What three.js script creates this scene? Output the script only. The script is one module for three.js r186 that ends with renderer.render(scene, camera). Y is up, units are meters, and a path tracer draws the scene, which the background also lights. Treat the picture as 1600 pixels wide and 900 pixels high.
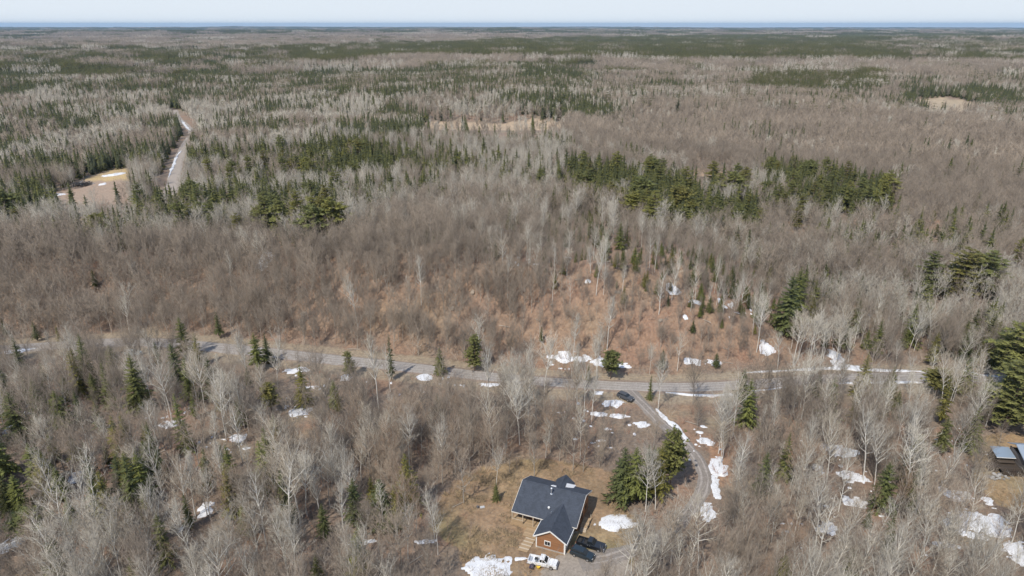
import * as THREE from 'three';
import { mergeGeometries } from 'three/addons/utils/BufferGeometryUtils.js';

// ---------------------------------------------------------------- camera, sky, sun, exposure, haze
const EYE = 98, FOCAL = 1060, PITCH = Math.atan(412 / FOCAL);
const scene = new THREE.Scene();
const camera = new THREE.PerspectiveCamera(2 * Math.atan(450 / FOCAL) * 180 / Math.PI, 16 / 9, 1, 90000);
camera.position.set(0, EYE, 0);
camera.rotation.x = -PITCH;
camera.updateMatrixWorld(true);
const renderer = new THREE.WebGLRenderer({ antialias: true });
renderer.toneMapping = THREE.LinearToneMapping;
renderer.toneMappingExposure = 0.98;
renderer.shadowMap.enabled = true;
{
  const W = 512, Hh = 256, data = new Float32Array(W * Hh * 4);
  for (let j = 0; j < Hh; j++) {
    const y = Math.sin(((j + 0.5) / Hh - 0.5) * Math.PI);
    const t = Math.pow(Math.max(0, y), 0.7);
    const c = [0.86 + (0.15 - 0.86) * t, 0.93 + (0.28 - 0.93) * t, 0.99 + (0.56 - 0.99) * t];
    for (let i = 0; i < W; i++) data.set([...c, 1], (j * W + i) * 4);
  }
  const sky = new THREE.DataTexture(data, W, Hh, THREE.RGBAFormat, THREE.FloatType);
  sky.mapping = THREE.EquirectangularReflectionMapping;
  sky.magFilter = sky.minFilter = THREE.LinearFilter;
  sky.needsUpdate = true;
  scene.background = sky; scene.environment = sky;
}
const SUN_EL = 52 * Math.PI / 180, SUN_AZ = 32 * Math.PI / 180;
const sun = new THREE.DirectionalLight(new THREE.Color().setRGB(1, 0.95, 0.87), 4.2);
sun.position.set(-Math.sin(SUN_AZ) * Math.cos(SUN_EL), Math.sin(SUN_EL), Math.cos(SUN_AZ) * Math.cos(SUN_EL)).multiplyScalar(600);
sun.position.z -= 150; sun.target.position.set(0, 0, -150);
sun.castShadow = true;
Object.assign(sun.shadow.camera, { left: -300, right: 300, top: 300, bottom: -300, near: 1, far: 1500 });
sun.shadow.mapSize.set(4096, 4096);
scene.add(sun, sun.target);
scene.fog = new THREE.FogExp2(new THREE.Color().setRGB(0.48, 0.72, 1.0), 0.00003);

// ---------------------------------------------------------------- helpers: random, noise, projection
function rng(a) { return () => { a |= 0; a = a + 0x6D2B79F5 | 0; let t = Math.imul(a ^ a >>> 15, 1 | a); t = t + Math.imul(t ^ t >>> 7, 61 | t) ^ t; return ((t ^ t >>> 14) >>> 0) / 4294967296; }; }
const hash = (i, j) => { let h = Math.imul(i | 0, 374761393) + Math.imul(j | 0, 668265263) | 0; h = Math.imul(h ^ h >>> 13, 1274126177); return ((h ^ h >>> 16) >>> 0) / 4294967296; };
function noise(x, y) {
  const i = Math.floor(x), j = Math.floor(y); let u = x - i, v = y - j; u = u * u * (3 - 2 * u); v = v * v * (3 - 2 * v);
  return (hash(i, j) * (1 - u) + hash(i + 1, j) * u) * (1 - v) + (hash(i, j + 1) * (1 - u) + hash(i + 1, j + 1) * u) * v;
}
const fbm = (x, y) => (noise(x, y) * 4 + noise(x * 2.1 + 7, y * 2.1 + 3) * 2 + noise(x * 4.3 + 17, y * 4.3 + 9)) / 7;
const lerp = (a, b, t) => a + (b - a) * t, clamp = (x, a = 0, b = 1) => Math.min(b, Math.max(a, x));
const smooth = (a, b, x) => { const t = clamp((x - a) / (b - a)); return t * t * (3 - 2 * t); };
const cp = Math.cos(PITCH), sp = Math.sin(PITCH);
// pixels are those of the 1600 x 900 photograph
function ray(px, py) { const a = (px - 800) / FOCAL, b = (450 - py) / FOCAL; return [a, b * cp - sp, -cp - b * sp]; }
function project(x, y, z) { const dy = y - EYE, f = -dy * sp - z * cp, u = dy * cp - z * sp; return [800 + FOCAL * x / f, 450 - FOCAL * u / f, f]; }
function flat(px, py, h = 0) { const d = ray(px, py), t = (h - EYE) / d[1]; return [d[0] * t, d[2] * t]; }
function at(px, py) {       // the first point of the land along a pixel's ray
  const d = ray(px, py), L = Math.hypot(...d); let a = 60 / L, b = a;
  for (let k = 0; k < 4000; k++) { b = a + Math.max(1, a * L * 0.004) / L; if (EYE + d[1] * b < land(d[0] * b, d[2] * b)) break; a = b; }
  for (let k = 0; k < 12; k++) { const m = (a + b) / 2; if (EYE + d[1] * m < land(d[0] * m, d[2] * m)) b = m; else a = m; }
  return [d[0] * b, d[2] * b];
}
function inPoly(p, x, y) {
  let inside = false;
  for (let i = 0, j = p.length - 1; i < p.length; j = i++) if ((p[i][1] > y) !== (p[j][1] > y) && x < (p[j][0] - p[i][0]) * (y - p[i][1]) / (p[j][1] - p[i][1]) + p[i][0]) inside = !inside;
  return inside;
}

// ---------------------------------------------------------------- the land
const ROAD = [[-260, 562], [-120, 553], [0, 546], [100, 539], [180, 534], [250, 535], [330, 542], [400, 549], [500, 560], [640, 574], [760, 589], [850, 597], [950, 603], [1040, 606], [1120, 605], [1200, 599], [1300, 591], [1450, 589], [1600, 593], [1800, 606]].map(([a, b]) => flat(a, b));
function roadZ(x) {
  if (x <= ROAD[0][0]) return ROAD[0][1];
  for (let i = 1; i < ROAD.length; i++) if (x < ROAD[i][0]) { const t = (x - ROAD[i - 1][0]) / (ROAD[i][0] - ROAD[i - 1][0]); return lerp(ROAD[i - 1][1], ROAD[i][1], t); }
  return ROAD[ROAD.length - 1][1];
}
const roadZs = (x) => (roadZ(x - 9) + roadZ(x - 4) + roadZ(x) + roadZ(x + 4) + roadZ(x + 9)) / 5;
function land(x, z) {
  const r = Math.hypot(x, z), d = roadZs(x) - z - 7.5;     // d: metres behind the road's far shoulder
  let h = 0;
  h += (fbm(x / 75 + 4, z / 75) - 0.5) * 3.0 * smooth(0, 25, Math.abs(d + 7.5) - 4);
  const ridge = lerp(13, 20, smooth(-140, -20, x)) * (1 - smooth(52, 112, x)) * smooth(-330, -190, x);
  h += ridge * smooth(0, 40, d) * (1 - 0.55 * smooth(60, 190, d));
  h += ((noise(x / 14, z / 10) - 0.5) * 5.5 + (noise(x / 5, z / 4.2) - 0.5) * 1.7) * smooth(4, 16, d) * (1 - smooth(44, 70, d)) * smooth(0, 10, ridge);
  const far = smooth(230, 800, r);
  h += far * (fbm(x / 310 + 9, z / 230 + 2) - 0.5) * 22;
  h += smooth(2500, 9000, r) * (fbm(x / 4200 + 3, z / 1500 + 8) - 0.48) * 70;
  h += smooth(14000, 24000, r) * (fbm(x / 9000 + 31, z / 2600) - 0.45) * 120;
  return h - r * r / 1.46e7;
}
function polyDist(line, x, z) {
  let best = 1e9;
  for (let i = 1; i < line.length; i++) {
    const [ax, az] = line[i - 1], [bx, bz] = line[i], dx = bx - ax, dz = bz - az, t = clamp(((x - ax) * dx + (z - az) * dz) / (dx * dx + dz * dz));
    best = Math.min(best, Math.hypot(x - ax - dx * t, z - az - dz * t));
  }
  return best;
}
const DRIVE = [[978, 606], [992, 620], [1010, 638], [1034, 662], [1062, 686], [1082, 706], [1095, 728], [1101, 748], [1098, 768], [1086, 790], [1066, 812], [1035, 836], [995, 856], [950, 872], [905, 880]].map(([a, b]) => at(a, b));
const SIDEROAD = [[262, 330], [263, 315], [268, 296], [273, 275], [279, 250], [284, 236], [292, 222], [300, 209], [294, 199], [284, 190], [277, 181], [274, 172]].map(([a, b]) => at(a, b));
const SANDPIT = [[658, 192], [700, 189], [760, 193], [800, 191], [838, 186], [884, 193], [874, 202], [800, 204], [720, 204], [664, 202]];
const CLEARING = [[70, 313], [85, 300], [112, 296], [140, 274], [165, 266], [203, 264], [206, 282], [202, 296], [196, 316], [130, 322]];
const PIT_R = [[1428, 156], [1470, 152], [1512, 158], [1530, 166], [1504, 177], [1458, 175], [1436, 167]];
const MARSH = [[1070, 268], [1092, 262], [1112, 267], [1136, 269], [1150, 276], [1128, 281], [1104, 277], [1082, 276]];
const YARD = [[672, 800], [712, 752], [760, 728], [830, 716], [905, 726], [962, 738], [966, 780], [1000, 812], [1008, 850], [975, 905], [965, 980], [735, 980], [735, 905], [712, 858], [672, 830]];
const YARD_R = [[1515, 688], [1560, 676], [1640, 680], [1660, 790], [1590, 800], [1560, 788], [1522, 760]];

// ---------------------------------------------------------------- naming
const names = {};
const numbered = (n) => { const k = names[n] = (names[n] ?? -1) + 1; return k ? `${n}_${String(k).padStart(3, '0')}` : n; };
function tag(o, label, category, group) { o.userData.label = label; o.userData.category = category; if (group) o.userData.group = group; return o; }
function lit(o) { o.castShadow = o.receiveShadow = true; return o; }
function structure(name, geometry, material) { const m = lit(new THREE.Mesh(geometry, material)); m.name = numbered(name); m.userData.kind = 'structure'; scene.add(m); return m; }
function thing(name, label, category, [x, y, z] = [0, 0, 0], turn = 0, group) {
  const o = new THREE.Group(); o.name = numbered(name); o.position.set(x, y, z); o.rotation.y = turn; scene.add(o); return tag(o, label, category, group);
}
function part(name, geometry, material, parent) { const m = lit(new THREE.Mesh(geometry, material)); m.name = name; parent.add(m); return m; }
const lin = (r, g, b) => new THREE.Color().setRGB(r, g, b);
const std = (c, roughness = 0.85, extra = {}) => new THREE.MeshStandardMaterial({ color: lin(...c), roughness, ...extra });

// ---------------------------------------------------------------- textures: grain of matter
function grain(size, seed, fn, repeat = 1) {
  const d = new Uint8Array(size * size * 4), r = rng(seed);
  for (let j = 0; j < size; j++) for (let i = 0; i < size; i++) { const c = fn(i / size, j / size, r); d.set([c[0] * 255, c[1] * 255, c[2] * 255, 255].map((v) => clamp(v, 0, 255)), (j * size + i) * 4); }
  const t = new THREE.DataTexture(d, size, size); t.colorSpace = THREE.NoColorSpace; t.wrapS = t.wrapT = THREE.RepeatWrapping; t.magFilter = THREE.LinearFilter; t.minFilter = THREE.LinearMipmapLinearFilter; t.generateMipmaps = true; t.repeat.set(repeat, repeat); t.needsUpdate = true; return t;
}
function tileNoise(u, v, n, s) { // periodic value noise
  const x = u * n, y = v * n, i = Math.floor(x), j = Math.floor(y); let a = x - i, b = y - j; a = a * a * (3 - 2 * a); b = b * b * (3 - 2 * b);
  const g = (p, q) => hash(((p % n) + n) % n + s * 101, ((q % n) + n) % n + s * 57);
  return (g(i, j) * (1 - a) + g(i + 1, j) * a) * (1 - b) + (g(i, j + 1) * (1 - a) + g(i + 1, j + 1) * a) * b;
}
const litterMap = grain(1024, 5, (u, v, r) => {
  const n = 0.45 * tileNoise(u, v, 24, 1) + 0.3 * tileNoise(u, v, 70, 2) + 0.25 * tileNoise(u, v, 230, 3), k = 0.52 + 0.62 * (n - 0.2) + 0.16 * (r() - 0.5), w = tileNoise(u, v, 40, 4) - 0.5;
  return [k * (1 + 0.10 * w), k, k * (1 - 0.12 * w)];
});
const gravelMap = grain(512, 6, (u, v, r) => { const k = 0.78 + 0.26 * (tileNoise(u, v, 18, 5) - 0.5) + 0.2 * (tileNoise(u, v, 90, 6) - 0.5) + 0.14 * (r() - 0.5); return [k, k, k]; });
const snowMap = grain(512, 7, (u, v, r) => { const dirt = Math.max(0, tileNoise(u, v, 34, 9) - 0.6) * 0.7 + Math.max(0, tileNoise(u, v, 120, 10) - 0.72) * 0.8 + (r() > 0.985 ? 0.3 : 0), k = 0.95 + 0.1 * (tileNoise(u, v, 22, 8) - 0.5) - dirt; return [k + dirt * 0.08, k, k - dirt * 0.06]; });
const shingleMap = grain(512, 8, (u, v, r) => { const row = Math.floor(v * 36), k = 0.78 + 0.22 * (tileNoise(u, v, 9, 12) - 0.5) + 0.22 * (hash(Math.floor(u * 18 + (row % 2) * 0.5) + 40, row) - 0.5) + 0.12 * (r() - 0.5) - (v * 36 - row < 0.16 ? 0.12 : 0); return [k, k, k]; });
const woodMap = grain(256, 9, (u, v, r) => { const b = Math.floor(v * 10), k = 0.84 + 0.24 * (hash(b, 3) - 0.5) + 0.12 * (tileNoise(u, v, 30, 11) - 0.5) + 0.06 * (r() - 0.5) - (v * 10 - b < 0.1 ? 0.3 : 0); return [k, k, k]; });

// ---------------------------------------------------------------- ground sheet
{
  const A = []; for (let a = -180; a < -54; a += 6) A.push(a); for (let a = -54; a < 54; a += 0.25) A.push(a); for (let a = 54; a <= 180; a += 6) A.push(a);
  const Rr = [0.5]; for (let r = 12; r < 70; r *= 1.25) Rr.push(r); for (let r = 70; r < 420; r += Math.max(0.75, r * 0.006)) Rr.push(r); for (let r = 420; r < 47000; r *= 1.016) Rr.push(r);
  const nA = A.length, pos = new Float32Array(nA * Rr.length * 3), col = new Float32Array(nA * Rr.length * 3), uv = new Float32Array(nA * Rr.length * 2), idx = [];
  Rr.forEach((r, j) => A.forEach((a, i) => {
    const t = a * Math.PI / 180, x = r * Math.sin(t), z = -r * Math.cos(t), h = land(x, z), k = j * nA + i;
    pos.set([x, h, z], k * 3); uv.set([x / 13, z / 13], k * 2); col.set(groundColor(x, h, z, r), k * 3);
    if (i < nA - 1 && j < Rr.length - 1) { const p = k, q = k + 1, s = k + nA, w = s + 1; idx.push(p, s, q, q, s, w); }
  }));
  const g = new THREE.BufferGeometry();
  g.setAttribute('position', new THREE.BufferAttribute(pos, 3)); g.setAttribute('color', new THREE.BufferAttribute(col, 3)); g.setAttribute('uv', new THREE.BufferAttribute(uv, 2)); g.setIndex(idx);
  // make all faces look upwards
  const ia = g.index.array; for (let k = 0; k < ia.length; k += 3) { const a = ia[k] * 3, b = ia[k + 1] * 3, c = ia[k + 2] * 3; if ((pos[b + 2] - pos[a + 2]) * (pos[c] - pos[a]) - (pos[b] - pos[a]) * (pos[c + 2] - pos[a + 2]) < 0) { const t = ia[k + 1]; ia[k + 1] = ia[k + 2]; ia[k + 2] = t; } }
  g.computeVertexNormals();
  structure('ground', g, new THREE.MeshStandardMaterial({ map: litterMap, bumpMap: litterMap, bumpScale: 0.25, vertexColors: true, roughness: 0.97 }));
}
function groundColor(x, h, z, r) {
  const mix = (a, b, t) => a.map((v, k) => lerp(v, b[k], t)), n1 = fbm(x / 9, z / 9), n2 = fbm(x / 34 + 50, z / 34), n3 = noise(x / 2.3, z / 2.3);
  let c = mix([0.235, 0.165, 0.115], [0.19, 0.15, 0.115], n2);
  c = mix(c, [0.32, 0.185, 0.115], smooth(0.5, 0.75, n1) * 0.55);
  c = mix(c, [0.31, 0.255, 0.165], smooth(0.55, 0.8, fbm(x / 14 + 90, z / 14)) * 0.6);
  const d = roadZs(x) - z - 7.5;
  if (d > 0 && d < 70 && x < 115 && x > -260) c = mix(c, mix([0.30, 0.175, 0.115], [0.25, 0.185, 0.125], n1), (0.55 + 0.2 * smooth(-10, 12, x)) * smooth(0, 8, d) * (1 - smooth(45, 70, d)));
  if (d < 0.5 && d > -17) c = mix(c, [0.31, 0.25, 0.175], 0.8 * (1 - smooth(8, 10.5, Math.abs(d + 7.5))));
  const [px, py] = project(x, h, z), jx = px + (n3 - 0.5) * 10, jy = py + (n1 - 0.5) * 8;
  if (r < 200) {
    if (inPoly(YARD, jx, jy)) c = mix(mix([0.33, 0.24, 0.135], [0.21, 0.18, 0.085], smooth(0.5, 0.68, n1) * .8), [0.31, 0.20, 0.125], smooth(0.4, 0.65, n2) * 0.7).map((v) => v * (.72 + .4 * n3));
    if (inPoly(YARD_R, jx, jy)) c = mix([0.36, 0.23, 0.13], [0.25, 0.20, 0.11], n1);
    if (py > 690 && px > 1108 && px < 1150 && py < 760) c = mix(c, [0.34, 0.20, 0.12], 0.7);
  } else if (r < 1300) {
    if (inPoly(CLEARING, jx, jy)) c = jy < 282 ? mix([0.50, 0.36, 0.17], [0.40, 0.29, 0.165], n3) : mix([0.36, 0.25, 0.18], [0.30, 0.23, 0.17], n1);
    if (inPoly(SANDPIT, px + (n3 - 0.5) * 4, py)) c = mix([0.45, 0.33, 0.22], [0.36, 0.27, 0.18], n3);
    if (inPoly(PIT_R, px, py)) c = mix([0.40, 0.31, 0.21], [0.32, 0.25, 0.17], n3);
    if (inPoly(MARSH, jx, jy)) c = mix([0.42, 0.27, 0.17], [0.34, 0.25, 0.16], n1);
  }
  return c.map((v) => Math.min(1, v * 1.6));
}

// ---------------------------------------------------------------- roads and snow: sheets draped on the land
function ribbon(line, width, lift, step = 1.5, wobble = 0.3, uvm = 6) {
  const curve = new THREE.CatmullRomCurve3(line.map(([x, z]) => new THREE.Vector3(x, 0, z)), false, 'centripetal'), n = Math.ceil(curve.getLength() / step), m = 8;
  const pos = [], uv = [], idx = [];
  for (let i = 0; i <= n; i++) {
    const p = curve.getPointAt(i / n), t = curve.getTangentAt(i / n), w = (typeof width === 'function' ? width(i / n, p) : width) / 2;
    for (let j = 0; j <= m; j++) {
      const s = (j / m * 2 - 1), e = (j === 0 || j === m) ? 1 : 0, o = s * w + s * (noise(p.x / 2.1 + (s > 0 ? 40 : 0), p.z / 2.1) - 0.5) * wobble * 2, x = p.x - t.z * o, z = p.z + t.x * o;
      pos.push(x, land(x, z) + lift - e * (lift + 0.12), z); uv.push(x / uvm, z / uvm);
      if (i < n && j < m) { const k = i * (m + 1) + j; idx.push(k, k + 1, k + m + 1, k + 1, k + m + 2, k + m + 1); }
    }
  }
  const g = new THREE.BufferGeometry(); g.setAttribute('position', new THREE.Float32BufferAttribute(pos, 3)); g.setAttribute('uv', new THREE.Float32BufferAttribute(uv, 2)); g.setIndex(idx); g.computeVertexNormals();
  if (g.attributes.normal.getY(4) < 0) { const a = g.index.array; for (let k = 0; k < a.length; k += 3) { const t = a[k]; a[k] = a[k + 1]; a[k + 1] = t; } g.computeVertexNormals(); }
  return g;
}
const shoulderMat = std([0.33, 0.25, 0.19], 0.95, { map: gravelMap }), roadWear = std([0.47, 0.425, 0.38], 0.95, { map: gravelMap }), asphaltMat = std([0.40, 0.355, 0.315], 0.92, { map: gravelMap, bumpMap: gravelMap, bumpScale: 0.02 }), trackMat = std([0.31, 0.27, 0.235], 0.95, { map: gravelMap, bumpMap: gravelMap, bumpScale: 0.03 }), rutMat = std([0.43, 0.38, 0.34], 0.95, { map: gravelMap });
const smoothRoad = []; for (let x = -320; x <= 300; x += 6) smoothRoad.push([x, roadZs(x)]);
structure('road_shoulder', ribbon(smoothRoad, 8.2, 0.1, 1.5, 0.7), shoulderMat);
structure('road', ribbon(smoothRoad, (t, p) => 6.2 + 1.3 * (1 - smooth(-60, 20, p.x)), 0.16, 2, 0.12), asphaltMat);
for (const o of [-2.1, -.75, .75, 2.1]) structure('wheel_track', ribbon(smoothRoad.map(([x, z]) => [x, z + o]), .55, 0.175, 2, 0.25), roadWear);
structure('driveway', ribbon(DRIVE, (t) => 3.6 + 3 * (1 - smooth(0, 0.12, t)) + 3 * smooth(0.85, 1, t), 0.13, 1, 0.4), trackMat);
for (const s of [-0.75, 0.75]) { const c = new THREE.CatmullRomCurve3(DRIVE.map(([x, z]) => new THREE.Vector3(x, 0, z))), L = []; for (let i = 1; i < 40; i++) { const p = c.getPointAt(i / 40), t = c.getTangentAt(i / 40); L.push([p.x - t.z * s, p.z + t.x * s]); } structure('wheel_track', ribbon(L, 0.55, 0.18, 1, 0.2), rutMat); }
structure('gravel_side_road', ribbon(SIDEROAD, (t) => 9 - 3 * t, 0.3, 3, 0.6), std([0.46, 0.39, 0.33], 0.95, { map: gravelMap }));
{ // gravel parking apron beside the garage
  const P = [[866, 868], [905, 858], [950, 858], [985, 872], [1000, 905], [985, 960], [850, 960], [838, 905], [845, 884]].map(([a, b]) => at(a, b)), s = new THREE.Shape(P.map(([x, z]) => new THREE.Vector2(x, z))), g0 = new THREE.ShapeGeometry(s);
  let mx = 0, mz = 0; P.forEach(([x, z]) => { mx += x / P.length; mz += z / P.length; });
  const pos = [mx, land(mx, mz) + 0.09, mz], uv = [mx / 6, mz / 6], idx = [], N = 60, Kk = 6;
  for (let k = 1; k <= Kk; k++) for (let i = 0; i < N; i++) { const f = i / N * P.length, a = P[Math.floor(f)], b = P[(Math.floor(f) + 1) % P.length], t = f % 1, q = k / Kk * (1 + (noise(i * 1.7, 3) - 0.5) * 0.12), x = lerp(mx, lerp(a[0], b[0], t), q), z = lerp(mz, lerp(a[1], b[1], t), q); pos.push(x, land(x, z) + (k === Kk ? -0.05 : 0.09), z); uv.push(x / 6, z / 6); const me = 1 + (k - 1) * N + i, nx = 1 + (k - 1) * N + (i + 1) % N; if (k === 1) idx.push(0, nx, me); else idx.push(me - N, nx - N, me, nx - N, nx, me); }
  const g = new THREE.BufferGeometry(); g.setAttribute('position', new THREE.Float32BufferAttribute(pos, 3)); g.setAttribute('uv', new THREE.Float32BufferAttribute(uv, 2)); g.setIndex(idx); g.computeVertexNormals(); if (g.attributes.normal.getY(0) < 0) { g.index.array.reverse(); g.computeVertexNormals(); }
  structure('gravel_apron', g, std([0.40, 0.34, 0.28], 0.95, { map: gravelMap })); g0.dispose();
}
const snowMat = new THREE.MeshStandardMaterial({ color: lin(0.78, 0.785, 0.80), map: snowMap, bumpMap: snowMap, bumpScale: 0.06, roughness: 0.75 });
function snowShape(cx, cz, rx, rz, turn, seed, thick = 0.22) { // a melting sheet: islands, holes, ragged thin rims
  const N = Math.max(7, Math.min(44, Math.round(Math.max(rx, rz) * 5))), E = 1.45, c = Math.cos(turn), s = Math.sin(turn), pos = [], uv = [], idx = [], F = [], k = 1 / Math.max(1.1, Math.min(rx, rz));
  for (let j = 0; j <= N; j++) for (let i = 0; i <= N; i++) {
    const a = (i / N * 2 - 1) * E, b = (j / N * 2 - 1) * E, u = a * rx, v = b * rz, x = cx + u * c + v * s, z = cz - u * s + v * c;
    const f = 1.02 - (a * a + b * b) ** .8 + (noise(x * .75 * k * 2 + seed * 7, z * .75 * k * 2) - .5) * 1.1 + (noise(x / .9 + seed, z / .9) - .5) * .75 + (noise(x / .38, z / .38 + seed) - .5) * .3;
    F.push(f); pos.push(x, land(x, z) + 0.03 + thick * (1 - Math.exp(-Math.max(0, f) * 2.2)) * (.75 + .5 * noise(x / 1.3, z / 1.3)) - (f < 0 ? .12 : 0), z); uv.push(x / 5, z / 5);
  }
  for (let j = 0; j < N; j++) for (let i = 0; i < N; i++) { const p = j * (N + 1) + i, q = p + 1, t = p + N + 1, w = t + 1; if (Math.max(F[p], F[q], F[t], F[w]) > 0) idx.push(p, t, q, q, t, w); }
  const g = new THREE.BufferGeometry(); g.setAttribute('position', new THREE.Float32BufferAttribute(pos, 3)); g.setAttribute('uv', new THREE.Float32BufferAttribute(uv, 2)); g.setIndex(idx); g.computeVertexNormals();
  return g;
}
function snowAt(px, py, wpx, hpx, seed, thick) { // a patch that reads wpx x hpx in the photograph
  const [x, z] = at(px, py), f = project(x, land(x, z), z)[2], up = Math.sin(Math.atan2(EYE - land(x, z), Math.hypot(x, z)));
  return snowShape(x, z, wpx / 2 * f / FOCAL, hpx / 2 * f / FOCAL / up, -Math.atan2(x, -z) * 0.5, seed, thick);
}

// ---------------------------------------------------------------- snow patches
const SNOW = [
  [962, 817, 60, 25, 1, 'rounded bank of clean white snow beside the two black vehicles and the garage', .5], [766, 886, 66, 48, 2, 'broad white snow patch on the lawn behind the white pickup', .3],
  [813, 873, 24, 8, 3, 'thin tongue of snow just behind the tailgate of the white pickup', .15], [1122, 729, 28, 34, 4, 'upper white snow patch on the outer bend of the driveway', .3],
  [1118, 762, 15, 46, 5, 'narrow lower snow patch running down beside the bend of the driveway', .25], [1106, 800, 26, 26, 6, 'greying snow patch under bare branches where the driveway leaves the trees', .2],
  [958, 630, 36, 17, 7, 'snow heap beside the dark car at the driveway mouth', .6], [935, 614, 18, 8, 8, 'small oval snow patch on the road edge up from the dark car', .3],
  [938, 647, 34, 9, 9, 'long snow strip below the snow heap at the driveway mouth', .25], [966, 650, 34, 8, 10, 'tapering end of the snow strip left of the driveway mouth', .2], [1003, 663, 26, 12, 11, 'ragged snow patch touching the left edge of the driveway', .2],
  [1104, 690, 26, 16, 12, 'lacy snow patch above the bend of the driveway', .15], [882, 558, 34, 16, 13, 'western end of the broken snow line at the foot of the brown slope', .25], [910, 561, 30, 10, 14, 'second snow patch in the line at the foot of the brown slope', .25],
  [938, 566, 34, 12, 15, 'widest snow patch in the line at the foot of the brown slope', .25], [974, 571, 34, 8, 16, 'eastern thin snow patch in the line at the foot of the brown slope', .2],
  [1083, 565, 40, 10, 17, 'snow patch behind bare pale trees just north of the road bend', .25], [1118, 567, 34, 10, 18, 'snow patch under a dark little fir north of the road bend', .25], [1198, 548, 30, 16, 19, 'snow patch in the woods below the dark tall pine on the right', .25],
  [1306, 558, 24, 34, 20, 'steep snow gully that drops to the road through pale trees', .3], [1320, 572, 46, 10, 21, 'foot of the snow gully where it meets the road', .3],
  [1050, 452, 30, 11, 22, 'snow patch beyond the crest of the brown slope', .3], [1086, 472, 24, 7, 23, 'small snow patch on the east shoulder of the brown slope', .2], [1350, 482, 12, 30, 24, 'small snow glimpses between trunks in the pale wood on the right', .2],
  [416, 402, 30, 24, 25, 'bright snow seen through bare trees on the hilltop to the west', .3], [462, 579, 52, 12, 26, 'ragged snow field in the ditch below the left stretch of road', .2], [542, 590, 22, 14, 27, 'snow patch by a yellowish young pine below the road', .2],
  [662, 590, 30, 16, 28, 'snow patch in the roadside ditch near the small green spruce', .2], [468, 643, 40, 22, 29, 'bright snow patch in the trees below the ditch snow field', .25], [480, 606, 40, 8, 30, 'thin snow strip between the ditch snow and the patch below it', .15],
  [765, 601, 36, 8, 31, 'thin snow strip along the road edge near slim white trunks', .2], [17, 851, 46, 30, 32, 'large snow patch at the lower left edge', .25], [322, 797, 28, 30, 33, 'round snow patch by a young spruce in the lower left wood', .25],
  [283, 826, 11, 12, 34, 'tiny snow patch near the round patch in the lower left wood', .15], [118, 746, 22, 22, 35, 'shaded snow under bare maples in the left wood', .15], [178, 728, 18, 10, 36, 'little snow patch above the shaded snow in the left wood', .15],
  [26, 660, 34, 50, 37, 'broken snow between firs at the left edge', .15], [268, 662, 44, 14, 38, 'snow among white birch trunks in the left wood', .15], [372, 684, 34, 18, 39, 'snow patch on a small bank in the left wood', .2],
  [1310, 704, 60, 24, 40, 'snow patch in the middle of the birch wood on the right', .2], [1278, 732, 20, 18, 41, 'small snow patch left of the birch wood middle', .15], [1334, 745, 46, 24, 42, 'snow among trunks below the birch wood middle', .15],
  [1334, 785, 44, 20, 43, 'low snow patch under a slim green spruce in the birch wood', .15], [1290, 824, 40, 24, 44, 'broken snow in brush toward the lower right', .15], [1496, 774, 56, 22, 45, 'snow patch with trunk shadows below the grey cabin yard', .25],
  [1543, 782, 18, 14, 46, 'small bright snow patch on the brown yard edge below the cabin', .25], [1535, 816, 76, 32, 47, 'widest snow bank in the clearing below the grey cabin', .4], [1492, 820, 34, 24, 48, 'snow patch touching the west end of the widest cabin snow bank', .3],
  [1520, 836, 60, 14, 49, 'shaded front of the snow below the grey cabin', .2], [1590, 862, 44, 44, 50, 'snow slope at the lower right edge', .3], [1476, 851, 40, 12, 51, 'thin snow patch in brush below the cabin clearing', .2], [1398, 861, 10, 8, 52, 'single speck of snow in the lower right brush', .15],
  [178, 273, 34, 7, 53, 'white snow on the yellow mound in the far left clearing', .9], [84, 305, 34, 6, 54, 'snow patch at the west end of the far left clearing', .6], [160, 288, 12, 4, 55, 'small snow patch beside the brush pile in the far left clearing', .6],
  [918, 440, 10, 3, 56, 'small snow patch on the crest of the brown slope', .25], [1105, 800, 22, 40, 57, 'melting snow in the shade of the lower driveway trees', .12], [560, 848, 60, 10, 58, 'faint snow strip in brush west of the house lawn', .12], [665, 846, 40, 8, 59, 'thin snow at the upper edge of the lawn brush west of the house', .15],
];
for (const [px, py, w, h, seed, label, thick] of SNOW) {
  const big = [1, 2, 4, 47].includes(seed), gs = [snowAt(px, py, w * (big ? .95 : .84), h * (big ? .95 : seed > 12 && seed < 19 ? .62 : .72), seed, thick * .8)];
  tag(structure('snow_patch', mergeGeometries(gs), snowMat), label, 'snow patch');
}
function bank(label, line, width, seed, thick) {
  const g = ribbon(line.map(([a, b]) => at(a, b)), (t) => width * Math.sin(Math.PI * clamp(t, 0.03, 0.97)) ** 0.5 * (0.45 + noise(t * 23 + seed, seed * 3)), thick, 0.8, 0.35, 5);
  tag(structure('snow_bank', g, snowMat), label, 'snow bank');
}
bank('ploughed snow ridge down the right side of the driveway', [[1024, 640], [1040, 655], [1056, 668], [1070, 684], [1077, 691]], 1.7, 1, .35);
bank('ploughed snow ridge on the near road edge right of the driveway mouth', [[1040, 614], [1075, 617], [1120, 619], [1180, 612], [1230, 606]], 1.2, 2, .3);
bank('ploughed snow ridge on the far road edge in front of the pale wood', [[1165, 583], [1225, 580], [1300, 576], [1350, 578], [1400, 580], [1452, 582]], 1.7, 3, .35);
bank('ploughed snow ridge on the near road edge under the pale wood', [[1310, 600], [1350, 599], [1400, 598], [1440, 598]], 1.3, 4, .3);
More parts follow.
